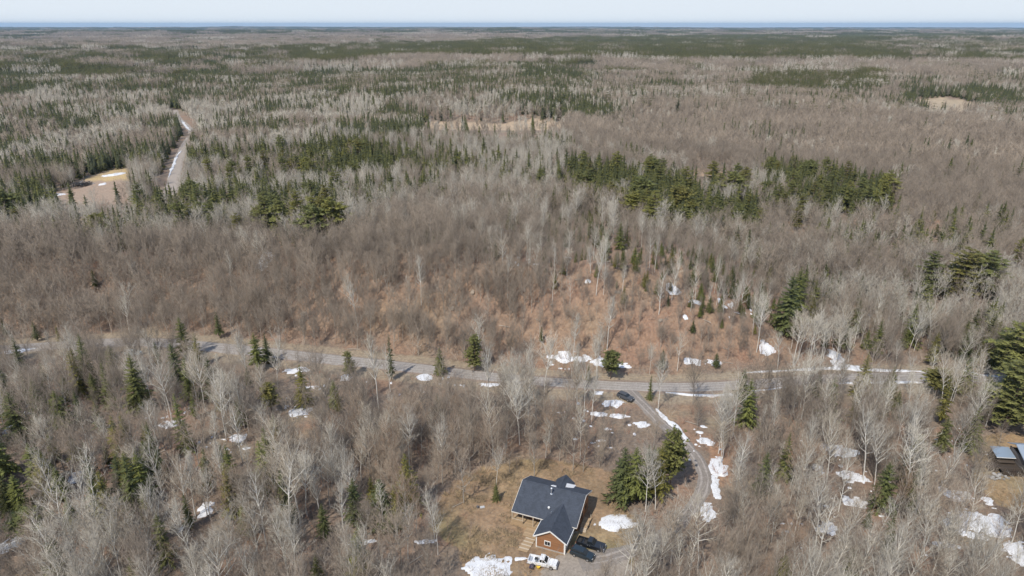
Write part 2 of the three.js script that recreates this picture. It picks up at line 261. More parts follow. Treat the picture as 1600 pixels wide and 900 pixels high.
bank('snow along the east end of the road beside the big pine', [[1500, 578], [1530, 586], [1560, 590]], 1.5, 5, .3);
bank('roadside snow ridge along the far left stretch of road', [[0, 552], [30, 549], [56, 545]], 2.2, 6, .3);
bank('snow ridge along the straight gravel road on the upper left', [[264, 278], [270, 262], [276, 246], [283, 236]], 2.6, 7, .5);
bank('snow at the bend of the gravel road on the upper left', [[276, 183], [286, 192], [299, 206]], 3.2, 8, .5);
{ // specks of snow that nobody could count
  const r = rng(77), gs = [];
  const spots = [[30, 640, 60, 60], [270, 650, 60, 50], [470, 615, 70, 40], [1320, 750, 110, 90], [1520, 830, 90, 50], [1090, 690, 40, 30], [900, 565, 60, 20], [1130, 480, 60, 20], [350, 690, 50, 30], [1250, 830, 80, 50], [900, 640, 30, 30], [830, 410, 60, 14], [1480, 700, 70, 60], [640, 600, 120, 20], [940, 690, 60, 30]];
  for (const [px, py, sx, sy] of spots) for (let k = 0; k < 12; k++) gs.push(snowAt(px + (r() + r() - 1) * sx, py + (r() + r() - 1) * sy, 2 + r() * r() * 11, 1 + r() * 3, r() * 99, 0.1 + r() * 0.1));
  const m = structure('snow_specks', mergeGeometries(gs), snowMat); m.userData.kind = 'stuff'; tag(m, 'specks of melting snow scattered on the leaf litter', 'snow');
}

// ---------------------------------------------------------------- box and slab helpers
function box(w, h, d, x = 0, y = 0, z = 0, ry = 0) { const g = new THREE.BoxGeometry(w, h, d); if (ry) g.rotateY(ry); g.translate(x, y, z); return g; }
function cyl(r0, r1, h, x, y, z, n = 10) { const g = new THREE.CylinderGeometry(r1, r0, h, n); g.translate(x, y + h / 2, z); return g; }
function slab(corners, thick) { // corners: four points of the upper face, anticlockwise from above
  const v = corners.map((c) => new THREE.Vector3(...c)), n = new THREE.Vector3().crossVectors(v[1].clone().sub(v[0]), v[2].clone().sub(v[0])).normalize(); if (n.y < 0) { n.negate(); v.reverse(); }
  const lo = v.map((p) => p.clone().addScaledVector(n, -thick)), pos = [], uv = [], quad = (a, b, c, d) => { for (const p of [a, b, c, a, c, d]) pos.push(p.x, p.y, p.z); const L = a.distanceTo(b), M = b.distanceTo(c); uv.push(0, 0, L, 0, L, M, 0, 0, L, M, 0, M); };
  quad(...v); quad(lo[3], lo[2], lo[1], lo[0]); for (let i = 0; i < v.length; i++) { const j = (i + 1) % 4; quad(v[i], lo[i], lo[j], v[j]); }
  const g = new THREE.BufferGeometry(); g.setAttribute('position', new THREE.Float32BufferAttribute(pos, 3)); g.setAttribute('uv', new THREE.Float32BufferAttribute(uv, 2)); g.computeVertexNormals(); return g;
}
function prism(profile, axisLen) { const s = new THREE.Shape(profile.map(([a, b]) => new THREE.Vector2(a, b))); return new THREE.ExtrudeGeometry(s, { depth: axisLen, bevelEnabled: false }); }
const clean = (g) => { const o = g.index ? g.toNonIndexed() : g; for (const k of Object.keys(o.attributes)) if (!['position', 'normal', 'uv'].includes(k)) o.deleteAttribute(k); return o; };
const join = (...gs) => mergeGeometries(gs.map(clean));

// ---------------------------------------------------------------- the house: u along the ridge, v toward the front
shingleMap.repeat.set(1 / 5, 1 / 5); woodMap.repeat.set(1 / 1.6, 1 / 1.6);
const M = {
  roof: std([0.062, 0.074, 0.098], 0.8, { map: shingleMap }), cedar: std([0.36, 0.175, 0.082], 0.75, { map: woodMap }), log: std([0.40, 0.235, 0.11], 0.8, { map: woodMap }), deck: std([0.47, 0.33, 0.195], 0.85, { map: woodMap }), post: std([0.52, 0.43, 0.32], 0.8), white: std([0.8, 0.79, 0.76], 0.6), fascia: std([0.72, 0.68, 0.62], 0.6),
  dark: std([0.03, 0.028, 0.027], 0.7), glass: new THREE.MeshPhysicalMaterial({ color: lin(0.02, 0.025, 0.03), roughness: 0.08, metalness: 0 }), metal: std([0.7, 0.71, 0.73], 0.35, { metalness: 0.8 }), concrete: std([0.5, 0.47, 0.43], 0.9, { map: gravelMap }), rubber: std([0.02, 0.02, 0.021], 0.85),
};
{
  const y0 = land(9, -116), house = thing('house', 'brown cedar house with dark blue gabled roof, front garage wing and porch', 'house', [2.35, y0, -122.7], -21.5 * Math.PI / 180);
  const L = 14.3, RH = 6.7, sl = 0.49, F = 6.7, Bk = -5.1, e = (v) => RH - sl * Math.abs(v);
  const roof = part('roof', join(slab([[0, RH, 0], [L, RH, 0], [L, e(F), F], [0, e(F), F]], 0.16), slab([[0, RH - .004, 0], [L, RH - .004, 0], [L, e(Bk), Bk], [0, e(Bk), Bk]], 0.16)), M.roof, house);
  part('ridge_cap', join(slab([[0, RH + .05, -.02], [L, RH + .05, -.02], [L, RH - .06, .24], [0, RH - .06, .24]], .03)), M.roof, roof);
  part('roof_vent', join(cyl(.16, .13, .3, 7.5, RH - sl * 4.4 - .02, 4.4), cyl(.26, .2, .1, 7.5, RH - sl * 4.4 + .28, 4.4)), M.white, roof);
  const pipe = part('chimney_pipe', join(cyl(.14, .14, 1.6, 7.1, RH - sl * 1.5 - .1, 1.5, 12), cyl(.26, .3, .08, 7.1, RH - sl * 1.5, 1.5, 12)), M.metal, roof);
  part('rain_cap', join(cyl(.24, .04, .16, 7.1, RH - sl * 1.5 + 1.53, 1.5, 12)), M.metal, pipe);
  // rear cross gable
  const cu = 8.2, ch = 6.45, cw = 2.1, cb = -5.5;
  part('rear_gable_roof', join(slab([[cu, ch, -.3], [cu, ch, cb], [cu - cw, ch - 1.75, cb], [cu - cw, ch - 1.75, -3.9]], .14), slab([[cu, ch - .003, -.3], [cu, ch - .003, cb], [cu + cw, ch - 1.75, cb], [cu + cw, ch - 1.75, -3.9]], .14)), M.roof, house);
  part('rear_gable_wall', (() => { const g = prism([[cu - cw + .3, 0], [cu + cw - .3, 0], [cu + cw - .3, ch - 1.8], [cu, ch - .25], [cu - cw + .3, ch - 1.8]], .2); g.translate(0, 0, cb + .5); return g; })(), M.cedar, house);
  const sn = (pts) => slab(pts, .12);
  part('roof_snow', sn([[cu + 1.0, ch - .52, -1.9], [cu + 2.4, ch - 1.4, -3.3], [cu + 2.6, ch - 1.5, -4.6], [cu + .9, ch - .45, -3.2]]), snowMat, roof); part('roof_snow', sn([[cu - 1.9, RH - .1, -.5], [cu - .7, RH - .1, -.5], [cu - .9, RH - .5, -1.3], [cu - 1.7, RH - .5, -1.3]]), snowMat, roof);
  // walls
  const fv = 4.3, bv = -4.4;
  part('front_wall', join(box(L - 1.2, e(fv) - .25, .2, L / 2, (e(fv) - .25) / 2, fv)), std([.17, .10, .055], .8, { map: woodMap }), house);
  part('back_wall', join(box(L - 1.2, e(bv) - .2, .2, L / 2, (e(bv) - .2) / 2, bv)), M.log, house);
  const gable = (u) => { const g = prism([[bv, 0], [fv, 0], [fv, e(fv) - .2], [0, RH - .2], [bv, e(bv) - .2]].map(([v, y]) => [-v, y]), .2); g.rotateY(Math.PI / 2); g.translate(u, 0, 0); return g; };
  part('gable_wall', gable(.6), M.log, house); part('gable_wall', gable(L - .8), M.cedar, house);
  for (const [u, y, w, h] of [[2.2, 1.7, 1.8, 1.2], [5.2, 1.7, 1.2, 1.2]]) { const w0 = part('window', join(box(w, h, .06, u, y, fv + .14)), M.glass, house); part('frame', join(box(w + .16, .09, .1, u, y + h / 2, fv + .15), box(w + .16, .09, .1, u, y - h / 2, fv + .15), box(.09, h, .1, u - w / 2, y, fv + .15), box(.09, h, .1, u + w / 2, y, fv + .15)), M.white, w0); }
  for (const [v, y] of [[-2.4, 1.7], [.6, 1.7], [.2, 4.3]]) part('window', join(box(.06, 1.1, 1.2, L - .56, y, v)), M.glass, house);
  part('entry_door', join(box(.95, 2.05, .08, 3.85, 1.05, fv + .15)), std([0.16, 0.07, 0.04], .6), house);
  part('fascia', join(box(L + .04, .2, .05, L / 2, e(F) - .14, F + .03), box(L + .04, .2, .05, L / 2, e(Bk) - .14, Bk - .03)), M.fascia, house);
  const rake = (u) => join(slab([[u - .03, RH + .01, 0], [u + .03, RH + .01, 0], [u + .03, e(F) + .01, F], [u - .03, e(F) + .01, F]], .24), slab([[u - .03, RH + .01, 0], [u + .03, RH + .01, 0], [u + .03, e(Bk) + .01, Bk], [u - .03, e(Bk) + .01, Bk]], .24));
  part('rake_board', rake(-.035), M.fascia, house); part('rake_board', rake(L + .035), M.fascia, house);
  // front porch
  const deck = part('porch_deck', join(box(7.4, .2, 2.5, 3.5, .5, 5.6), box(7.4, .4, .1, 3.5, .2, 6.83)), M.deck, house);
  for (const u of [.1, 2.5, 4.8]) part('post', join(box(.18, e(6.5) - .7, .18, u, (e(6.5) - .1) / 2 + .25, 6.5)), M.post, deck);
  part('porch_skirt', join(box(2.5, .75, .07, 1.3, .95, 6.7)), M.deck, deck); part('railing', join(box(2.4, .09, .09, 1.3, 1.5, 6.6), box(2.4, .09, .09, 1.3, .85, 6.6), ...Array.from({ length: 12 }, (_, k) => box(.05, .6, .05, .2 + k * .2, 1.17, 6.6))), M.post, deck);
  // lower landing and boardwalk to the drive
  part('landing', join(box(2.9, .16, 2.6, 5.0, .34, 8.2)), M.deck, house);
  const walk = part('boardwalk', join(box(2.1, .1, .01, 5.4, .1, 9.6)), M.deck, house);
  for (let k = 0; k < 12; k++) part('plank', join(box(2.1, .09, .3, 5.4 - k * .03, .22 + ((k * 37) % 5) * .006, 9.7 + k * .34)), k % 3 ? M.deck : M.post, walk);
  // garage wing
  const gu = 10.2, gw = 3.5, gr = 5.35, gs = 2.25 / 3.5, gv = 11.7, ge = gr - gs * gw;
  const groof = part('garage_roof', join(slab([[gu, gr, 2.0], [gu, gr, gv], [gu - gw, ge, gv], [gu - gw, ge, 6.2]], .16), slab([[gu, gr - .004, 2.0], [gu, gr - .004, gv], [gu + gw, ge, gv], [gu + gw, ge, 6.2]], .16)), M.roof, house);
  part('ridge_cap', slab([[gu - .02, gr + .05, 2.9], [gu - .02, gr + .05, gv], [gu + .2, gr - .05, gv], [gu + .2, gr - .05, 2.9]], .03), M.roof, groof);
  part('plumbing_vent', join(cyl(.07, .07, .5, gu - 1.9, gr - gs * 1.9 - .1, 5.2)), M.metal, groof);
  const gx = 2.95, front = prism([[gu - gx, 0], [gu + gx, 0], [gu + gx, gr - gs * gx - .2], [gu, gr - .2], [gu - gx, gr - gs * gx - .2]], .2); front.translate(0, 0, gv - .65);
  part('garage_front_wall', front, M.cedar, house);
  for (const s of [-1, 1]) part('garage_side_wall', join(box(.2, gr - gs * gx - .25, gv - 4.8, gu + s * (gx - .1), (gr - gs * gx - .25) / 2, (gv - .66 + 4.2) / 2)), s > 0 ? M.white : M.cedar, house);
  for (const s of [-1, 1]) part('rake_board', join(slab([[gu, gr + .012, gv - .02], [gu, gr + .012, gv + .05], [gu + s * gw, ge + .012, gv + .05], [gu + s * gw, ge + .012, gv - .02]], .26)), M.white, house);
  for (const s of [-1, 1]) part('gutter', join(box(.12, .14, gv - 6.1, gu + s * (gw + .05), ge - .1, (gv + 6.2) / 2)), M.white, house);
  for (const s of [-1, 1]) part('corner_board', join(box(.22, ge - .1, .26, gu + s * (gx + .02), ge / 2, gv - .5)), M.white, house);
  part('foundation', join(box(2 * gx + .06, .42, .28, gu, .2, gv - .54), box(L - 1.1, .4, .3, L / 2, .2, fv + .02)), M.concrete, house);
  const gwin = part('garage_window', join(box(1.1, .95, .06, gu - .6, 1.75, gv - .41)), M.glass, house);
  part('frame', join(box(1.34, .14, .1, gu - .6, 2.26, gv - .4), box(1.34, .14, .1, gu - .6, 1.24, gv - .4), box(.13, .95, .1, gu - 1.2, 1.75, gv - .4), box(.13, .95, .1, gu, 1.75, gv - .4), box(.06, .95, .09, gu - .6, 1.75, gv - .4)), M.white, gwin);
  part('downspout', join(box(.1, ge - .3, .1, gu + gx + .18, ge / 2, gv - .35)), M.white, house);
  // side porch by the east gable
  const sp2 = part('side_deck', join(box(1.5, .18, 3.2, L + .5, .6, 1.2)), M.deck, house);
  for (const v of [-.3, 1.2, 2.7]) part('post', join(box(.12, 1.2, .12, L + 1.15, 1.1, v)), M.post, sp2);
  part('side_steps', join(...[0, 1, 2].map((k) => box(1.3, .16, .3, L + .5, .5 - k * .17, 2.95 + k * .3))), M.post, house);
}
// ---------------------------------------------------------------- the grey cabin at the right edge
{
  const [cx, cz] = flat(1599, 744), y0 = land(cx, cz), c = thing('cabin', 'grey metal roofed cabin with lower lean-to roof and dark wooden deck', 'cabin', [cx, y0, cz], -6 * Math.PI / 180);
  const blue = std([0.30, 0.35, 0.41], .55, { metalness: .1 }), blue2 = std([0.25, 0.31, 0.38], .5, { metalness: .1 }), wall = std([0.10, 0.075, 0.055], .8, { map: woodMap }), dk = std([0.075, 0.055, 0.04], .85, { map: woodMap });
  part('roof', join(slab([[-.6, 3.7, .6], [9, 3.7, .6], [9, 5.9, -4.4], [-.6, 5.9, -4.4]], .14), slab([[-.6, 5.897, -4.4], [9, 5.897, -4.4], [9, 4.4, -7.4], [-.6, 4.4, -7.4]], .14)), blue, c);
  for (let k = 0; k < 9; k++) part('roof_seam', slab([[-.55 + k * 1.15, 3.74, .6], [-.5 + k * 1.15, 3.74, .6], [-.5 + k * 1.15, 5.93, -4.36], [-.55 + k * 1.15, 5.93, -4.36]], .05), blue, c);
  part('wall', join(box(8.6, 3.4, .2, 4.5, 1.7, .1), box(.2, 3.9, 6.9, 0, 1.95, -3.3), box(8.6, 3.4, .2, 4.5, 1.7, -6.9)), std([0.17, 0.15, 0.14], .8, { map: woodMap }), c);
  part('window', join(box(1.3, .9, .06, 2.2, 1.9, .24)), M.glass, c); part('fascia', join(box(9.7, .18, .05, 4.2, 3.6, .65)), M.fascia, c);
  part('lean_to_roof', slab([[-4.6, 2.7, -3.4], [-.35, 2.7, -3.4], [-.35, 3.5, -6.8], [-4.6, 3.5, -6.8]], .12), blue2, c);
  part('lean_to_fascia', join(box(4.3, .16, .05, -2.5, 2.62, -3.36)), M.white, c);
  part('lean_to_wall', join(box(4.0, 2.6, .15, -2.4, 1.3, -3.9), box(.15, 2.8, 2.8, -4.3, 1.4, -5.3)), wall, c);
  const deck = part('deck', join(box(4.6, .18, 3.6, -2.5, 1.1, -1.6), box(4.6, 1.0, .12, -2.5, .5, .1)), dk, c);
  part('deck_bench', join(box(3.8, .5, .5, -2.5, 1.5, -3.2), box(3.8, .12, .9, -2.5, 1.75, -3.1)), wall, deck);
  for (const u of [-4.6, -2.6, -.5]) part('post', join(box(.14, 2.2, .14, u, 1.1, .2)), wall, deck);
  part('railing', join(box(4.4, .09, .08, -2.5, 2.1, .2), box(4.4, .09, .08, -2.5, 1.6, .2), ...Array.from({ length: 15 }, (_, k) => box(.05, .9, .05, -4.6 + k * .3, 1.65, .2))), dk, deck);
  part('side_platform', join(box(2.2, .14, 2.2, -5.9, 1.15, -2.4), box(2.2, 1.1, .1, -5.9, .55, -1.32)), dk, c);
  part('front_step', join(box(5, .12, 1.0, 3.2, .3, 1.4)), std([.35, .22, .18], .85, { map: woodMap }), c);
  part('chimney_pipe', join(cyl(.14, .14, 1.3, 5, 5.2, -4)), M.metal, c);
}
{
  const r = rng(31), [rx, rz] = at(1560, 746), pile = thing('rock_pile', 'heap of pale grey rocks at the corner of the dark cabin deck', 'rock pile', [rx, land(rx, rz), rz]);
  const sm = [std([.42, .40, .37], .9, { map: gravelMap }), std([.3, .28, .26], .9, { map: gravelMap }), std([.52, .5, .47], .9, { map: gravelMap })];
  for (let k = 0; k < 26; k++) { const g = new THREE.DodecahedronGeometry(.22 + r() * .3, 1), p = g.attributes.position; for (let i = 0; i < p.count; i++) { const q = .8 + .4 * noise(p.getX(i) * 4 + k * 7, p.getY(i) * 4 + p.getZ(i) * 3); p.setXYZ(i, p.getX(i) * q * 1.2, p.getY(i) * q * .75, p.getZ(i) * q); } g.computeVertexNormals(); const a = r() * 6.3, d = Math.sqrt(r()); const m = part('rock', g, sm[k % 3], pile); m.position.set(Math.cos(a) * d * 2.4, .12 + (1 - d) * .55 * r(), Math.sin(a) * d * 1.1); m.rotation.y = r() * 6; }
  const [lx, lz] = at(1538, 709), boards = thing('lumber', 'two pale boards lying on the brown ground above the cabin deck', 'lumber', [lx, land(lx, lz) + .12, lz], .05);
  part('plank', join(box(2.3, .14, .35, -.2, 0, -.55, .08)), M.white, boards); part('plank', join(box(2.5, .14, .4, .1, 0, .45, -.03)), M.white, boards);
}
// ---------------------------------------------------------------- vehicles: x forward
function wheelSet(parent, xs, half, r, rim) {
  for (const x of xs) for (const s of [-1, 1]) { const t = new THREE.CylinderGeometry(r, r, .24, 20); t.rotateX(Math.PI / 2); const w = part('wheel', t, M.rubber, parent); w.position.set(x, r, s * half); const h = new THREE.CylinderGeometry(r * .6, r * .6, .26, 14); h.rotateX(Math.PI / 2); part('rim', h, rim, w); }
}
function sideShape(pts, width, bevel = .06) { const s = new THREE.Shape(pts.map(([a, b]) => new THREE.Vector2(a, b))), g = new THREE.ExtrudeGeometry(s, { depth: width - 2 * bevel, bevelEnabled: true, bevelSize: bevel, bevelThickness: bevel, bevelSegments: 2, curveSegments: 10 }); g.translate(0, 0, -(width - 2 * bevel) / 2); return g; }
function arch(pts, cx, y, r) { for (let k = 0; k <= 8; k++) { const a = Math.PI - k / 8 * Math.PI; pts.push([cx + Math.cos(a) * r, y + Math.sin(a) * r]); } }
const silver = std([.6, .61, .63], .3, { metalness: .85 }), headlamp = std([.85, .86, .88], .15), redlamp = std([.35, .02, .02], .25);
function pickup(label, [x, y, z], turn, paint, bedColor, junk) {
  const t = thing('pickup_truck', label, 'pickup truck', [x, y, z], turn), p = [[-2.8, .5]]; arch(p, -1.75, .45, .47); arch(p, 1.85, .45, .47); p.push([2.75, .45], [2.85, .75], [2.75, 1.08], [1.0, 1.2], [.9, 1.18], [-.55, 1.18], [-.6, .62], [-2.8, .62]);
  part('body', sideShape(p, 1.92), paint, t);
  const bed = part('bed', join(box(2.25, .56, .09, -1.68, .9, .93), box(2.25, .56, .09, -1.68, .9, -.93), box(.09, .56, 1.78, -.6, .9, 0)), paint, t);
  part('bed_liner', join(box(2.1, .05, 1.72, -1.7, .68, 0)), bedColor, bed);
  part('tailgate', join(box(.1, .56, 1.78, -2.83, .9, 0)), paint, t);
  const cab = [[-.58, 1.17], [1.02, 1.17], [.38, 1.83], [-.48, 1.86]];
  part('cab_glass', sideShape(cab, 1.66, .05), M.glass, t);
  part('cab_roof', sideShape([[-.5, 1.78], [.44, 1.78], [.34, 1.9], [-.44, 1.92]], 1.62, .05), paint, t);
  for (const s of [-1, 1]) { part('pillar', box(.1, .66, .06, -.5, 1.48, s * .83), paint, t); part('pillar', box(.09, .62, .06, .02, 1.46, s * .835), paint, t); const a = box(.09, .86, .07, 0, 0, 0); a.rotateZ(.78); a.translate(.73, 1.5, s * .82); part('pillar', a, paint, t); part('mirror', join(box(.16, .18, .2, .85, 1.25, s * 1.06)), paint, t); part('door_handle', box(.16, .04, .04, .0, 1.02, s * .975), silver, t); part('door_handle', box(.12, .04, .04, -.42, 1.02, s * .975), silver, t); }
  part('front_bumper', join(box(.16, .22, 1.9, 2.9, .52, 0)), silver, t); part('rear_bumper', join(box(.16, .2, 1.9, -2.95, .5, 0)), silver, t); part('grille', join(box(.05, .26, 1.1, 2.88, .84, 0)), M.dark, t);
  for (const s of [-1, 1]) { part('headlight', join(box(.06, .2, .34, 2.86, .86, s * .74)), headlamp, t); part('tail_light', join(box(.05, .34, .1, -2.89, .9, s * .9)), redlamp, t); }
  wheelSet(t, [-1.75, 1.85], .86, .39, silver);
  if (junk) { const b = thing('cargo_box', 'dark blue and black gear lying in the bed of the white pickup', 'cargo', [0, 0, 0], turn); b.position.copy(new THREE.Vector3(-1.35, .71, -.25).applyAxisAngle(new THREE.Vector3(0, 1, 0), turn).add(new THREE.Vector3(x, y, z))); part('case', join(box(.6, .34, .5, 0, .17, 0)), std([.03, .06, .1], .5), b); part('lid', join(box(.64, .05, .54, 0, .365, 0)), M.dark, b); part('sack', join(cyl(.2, .14, .4, .1, 0, .55, 9)), std([.25, .28, .3], .9), b); }
  return t;
}
function suv(name, label, category, [x, y, z], turn, paint, k = 1) {
  const t = thing(name, label, category, [x, y, z], turn), p = [[-2.3, .42]]; arch(p, -1.4, .4, .43); arch(p, 1.42, .4, .43); p.push([2.3, .4], [2.38, .7], [2.2, .95], [1.1, 1.08], [-2.25, 1.1], [-2.38, .8]);
  part('body', sideShape(p, 1.86, .08), paint, t);
  part('cabin_glass', sideShape([[-2.2, 1.06], [1.12, 1.06], [.4, 1.06 + .56 * k], [-1.95, 1.06 + .58 * k]], 1.62, .08), M.glass, t);
  part('roof', sideShape([[-1.95, 1.02 + .58 * k], [.42, 1.02 + .56 * k], [.28, 1.13 + .58 * k], [-1.8, 1.15 + .58 * k]], 1.5, .06), paint, t);
  for (const s of [-1, 1]) { for (const u of [-1.15, -.2]) part('pillar', join(box(.1, .56 * k, .05, u, 1.06 + .28 * k, s * .815)), paint, t); part('mirror', join(box(.14, .15, .2, .75, 1.15, s * 1.0)), paint, t); part('headlight', join(box(.08, .14, .4, 2.35, .82, s * .62)), headlamp, t); part('tail_light', join(box(.06, .28, .16, -2.4, .92, s * .76)), redlamp, t); part('roof_rail', join(box(1.7, .05, .05, -.75, 1.19 + .58 * k, s * .62)), M.dark, t); }
  part('front_bumper', join(box(.16, .24, 1.74, 2.36, .48, 0)), paint, t); part('rear_bumper', join(box(.14, .22, 1.74, -2.4, .5, 0)), M.dark, t); part('grille', join(box(.05, .16, .8, 2.42, .74, 0)), M.dark, t);
  wheelSet(t, [-1.4, 1.42], .82, .36, silver); return t;
}
const blackPaint = new THREE.MeshPhysicalMaterial({ color: lin(.012, .014, .018), roughness: .35, clearcoat: .8, clearcoatRoughness: .12 }), whitePaint = new THREE.MeshPhysicalMaterial({ color: lin(.82, .82, .82), roughness: .4, clearcoat: .6, clearcoatRoughness: .15 }), navyPaint = new THREE.MeshPhysicalMaterial({ color: lin(.012, .022, .03), roughness: .35, clearcoat: .8, clearcoatRoughness: .12 });
const onLand = (px, py, lift = 0) => { const [x, z] = at(px, py); return [x, land(x, z) + lift, z]; };
pickup('white pickup truck with open bed parked in front of the garage', onLand(848, 883, .1), -.28, whitePaint, std([.33, .35, .39], .8), true);
suv('suv', 'glossy dark navy sport utility vehicle parked closest to the garage corner', 'car', onLand(910, 870, .1), -.5, navyPaint, 1.05);
pickup('black pickup truck parked beyond the navy vehicle near the snow bank', onLand(923, 855, .1), -.42, blackPaint, M.dark, false);
suv('car', 'dark grey car turning from the road into the driveway', 'car', onLand(977, 624, .2), -.75, std([.07, .075, .085], .4, {}), .8);
suv('car', 'pale blue grey car half hidden by trees on the left roadside', 'car', onLand(209, 555, .2), -.1, std([.5, .58, .6], .4), .8);
// ---------------------------------------------------------------- small things by the house and the roads
{
  const yl = thing('yellow_tub', 'small yellow tub on the ground beside the white pickup', 'tub', onLand(841, 888, .1)); part('tub', new THREE.LatheGeometry([[.2, 0], [.32, .02], [.44, .5], [.48, .52], [.46, .56], [.4, .5], [.3, .08], [0, .08]].map(([a, b]) => new THREE.Vector2(a, b)), 16), std([.85, .62, .06], .5), yl); part('handle', (() => { const g = new THREE.TorusGeometry(.4, .025, 5, 14, Math.PI); g.rotateX(.5); g.translate(0, .5, 0); return g; })(), M.dark, yl);
  const wb = thing('wheelbarrow', 'dark wheelbarrow with pale handles beside the yellow tub', 'wheelbarrow', onLand(830, 890, .1), 1.35); part('tray', (() => { const g = new THREE.CylinderGeometry(.5, .3, .4, 4, 1); g.rotateY(Math.PI / 4); g.scale(1.5, 1, 1); g.translate(0, .55, 0); return g; })(), std([.045, .035, .06], .6), wb); for (const s of [-1, 1]) { const h = box(1.7, .08, .08, .75, .42, s * .28); part('handle', join(h), M.white, wb); part('leg', join(box(.06, .4, .06, .4, .2, s * .28)), M.dark, wb); } const tw = new THREE.CylinderGeometry(.2, .2, .1, 14); tw.rotateX(Math.PI / 2); tw.translate(-.75, .2, 0); part('wheel', tw, M.rubber, wb);
  const mb = thing('mailbox', 'dark mailbox on a post at the left roadside', 'mailbox', onLand(287, 535, .1)); part('post', join(box(.14, 1.1, .14, 0, .55, 0)), std([.12, .09, .07], .9), mb); part('box', (() => { const g = sideShape([[-.3, 0], [.3, 0], [.3, .3], [-.3, .3]], .42, .08); g.translate(0, 1.2, 0); return g; })(), M.dark, mb); part('flag', join(box(.12, .16, .03, .1, 1.55, .24)), redlamp, mb);
  const gr = thing('lawn_junk', 'small grey bundle of scrap on the grass west of the house', 'scrap bundle', onLand(750, 793, 0)); part('sheet', join(box(1.0, .18, .6, .5, .12, 0, .2)), std([.5, .5, .5], .7), gr); part('bin', join(cyl(.3, .26, .5, -.5, 0, .1, 12)), std([.12, .12, .13], .6), gr);
  const r = rng(91), bp = thing('brush_pile', 'dark heap of cut branches in the far left clearing', 'brush pile', onLand(130, 290, 0)); const stick = [0, 1, 2].map((k) => { const g = new THREE.CylinderGeometry(.12, .22, 5 + k, 5); return g; }), bm = [std([.10, .085, .075], .95), std([.16, .14, .125], .95), std([.5, .47, .44], .95)];
  for (let k = 0; k < 90; k++) { const m = part('branch', stick[k % 3], bm[k % 9 ? k % 2 : 2], bp), a = r() * 6.3, d = Math.sqrt(r()); m.position.set(Math.cos(a) * d * 6, .3 + (1 - d) * 3 * r(), Math.sin(a) * d * 4); m.rotation.set(1.2 + r() * .7, r() * 6.3, r() * 1.2 - .6); }
}

// ---------------------------------------------------------------- tree shapes
class Build {
  constructor() { this.p = []; this.c = []; this.i = []; }
  cone(a, b, r0, r1, n, col, flat = 1) {
    const d = [b[0] - a[0], b[1] - a[1], b[2] - a[2]], L = Math.hypot(...d) || 1e-6; d[0] /= L; d[1] /= L; d[2] /= L;
    let u = Math.abs(d[1]) > 0.9 ? [1, 0, 0] : [0, 1, 0]; const k = u[0] * d[0] + u[1] * d[1] + u[2] * d[2]; u = [u[0] - d[0] * k, u[1] - d[1] * k, u[2] - d[2] * k]; const ul = Math.hypot(...u); u = u.map((v) => v / ul);
    const w = [d[1] * u[2] - d[2] * u[1], d[2] * u[0] - d[0] * u[2], d[0] * u[1] - d[1] * u[0]], at0 = this.p.length / 3, rings = r1 > 0 ? 2 : 1;
    for (let q = 0; q < rings; q++) for (let s = 0; s < n; s++) { const t = s / n * Math.PI * 2 + 0.4, R = q ? r1 : r0, cx = Math.cos(t) * R, cy = Math.sin(t) * R * flat, o = q ? b : a; this.p.push(o[0] + w[0] * cx + u[0] * cy, o[1] + w[1] * cx + u[1] * cy, o[2] + w[2] * cx + u[2] * cy); this.c.push(...col); }
    if (rings === 1) { this.p.push(...b); this.c.push(...col); for (let s = 0; s < n; s++) this.i.push(at0 + s, at0 + (s + 1) % n, at0 + n); }
    else for (let s = 0; s < n; s++) { const e = (s + 1) % n; this.i.push(at0 + s, at0 + e, at0 + n + s, at0 + e, at0 + n + e, at0 + n + s); }
  }
  path(pts, r0, r1, n, col, tip = true) { for (let k = 1; k < pts.length; k++) { const a = lerp(r0, r1, (k - 1) / (pts.length - 1)), b = lerp(r0, r1, k / (pts.length - 1)); this.cone(pts[k - 1], pts[k], a, tip && k === pts.length - 1 ? 0 : b, n, col); } }
  add(o, [x, y, z], s = 1, turn = 0) { const at0 = this.p.length / 3, c = Math.cos(turn) * s, q = Math.sin(turn) * s; for (let k = 0; k < o.p.length; k += 3) this.p.push(x + o.p[k] * c + o.p[k + 2] * q, y + o.p[k + 1] * s, z - o.p[k] * q + o.p[k + 2] * c); for (const v of o.c) this.c.push(v); for (const v of o.i) this.i.push(v + at0); return this; }
  geometry() { const g = new THREE.BufferGeometry(); g.setAttribute('position', new THREE.Float32BufferAttribute(this.p, 3)); g.setAttribute('color', new THREE.Float32BufferAttribute(this.c, 3)); g.setIndex(this.i); g.computeVertexNormals(); return g; }
}
const along = (a, d, L) => [a[0] + d[0] * L, a[1] + d[1] * L, a[2] + d[2] * L];
const unit = (v) => { const l = Math.hypot(...v) || 1; return v.map((q) => q / l); };
function aside(d, ang, roll) { // direction d turned away by ang, round itself by roll
  let u = Math.abs(d[1]) > 0.9 ? [1, 0, 0] : [0, 1, 0]; const k = u[0] * d[0] + u[1] * d[1] + u[2] * d[2]; u = unit([u[0] - d[0] * k, u[1] - d[1] * k, u[2] - d[2] * k]);
  const w = [d[1] * u[2] - d[2] * u[1], d[2] * u[0] - d[0] * u[2], d[0] * u[1] - d[1] * u[0]], c = Math.cos(ang), s = Math.sin(ang), cr = Math.cos(roll) * s, sr = Math.sin(roll) * s;
  return [d[0] * c + u[0] * cr + w[0] * sr, d[1] * c + u[1] * cr + w[1] * sr, d[2] * c + u[2] * cr + w[2] * sr];
}
const jit = (c, r, k = 0.2) => { const f = 1 + (r() - 0.5) * 2 * k; return c.map((v) => v * f); };
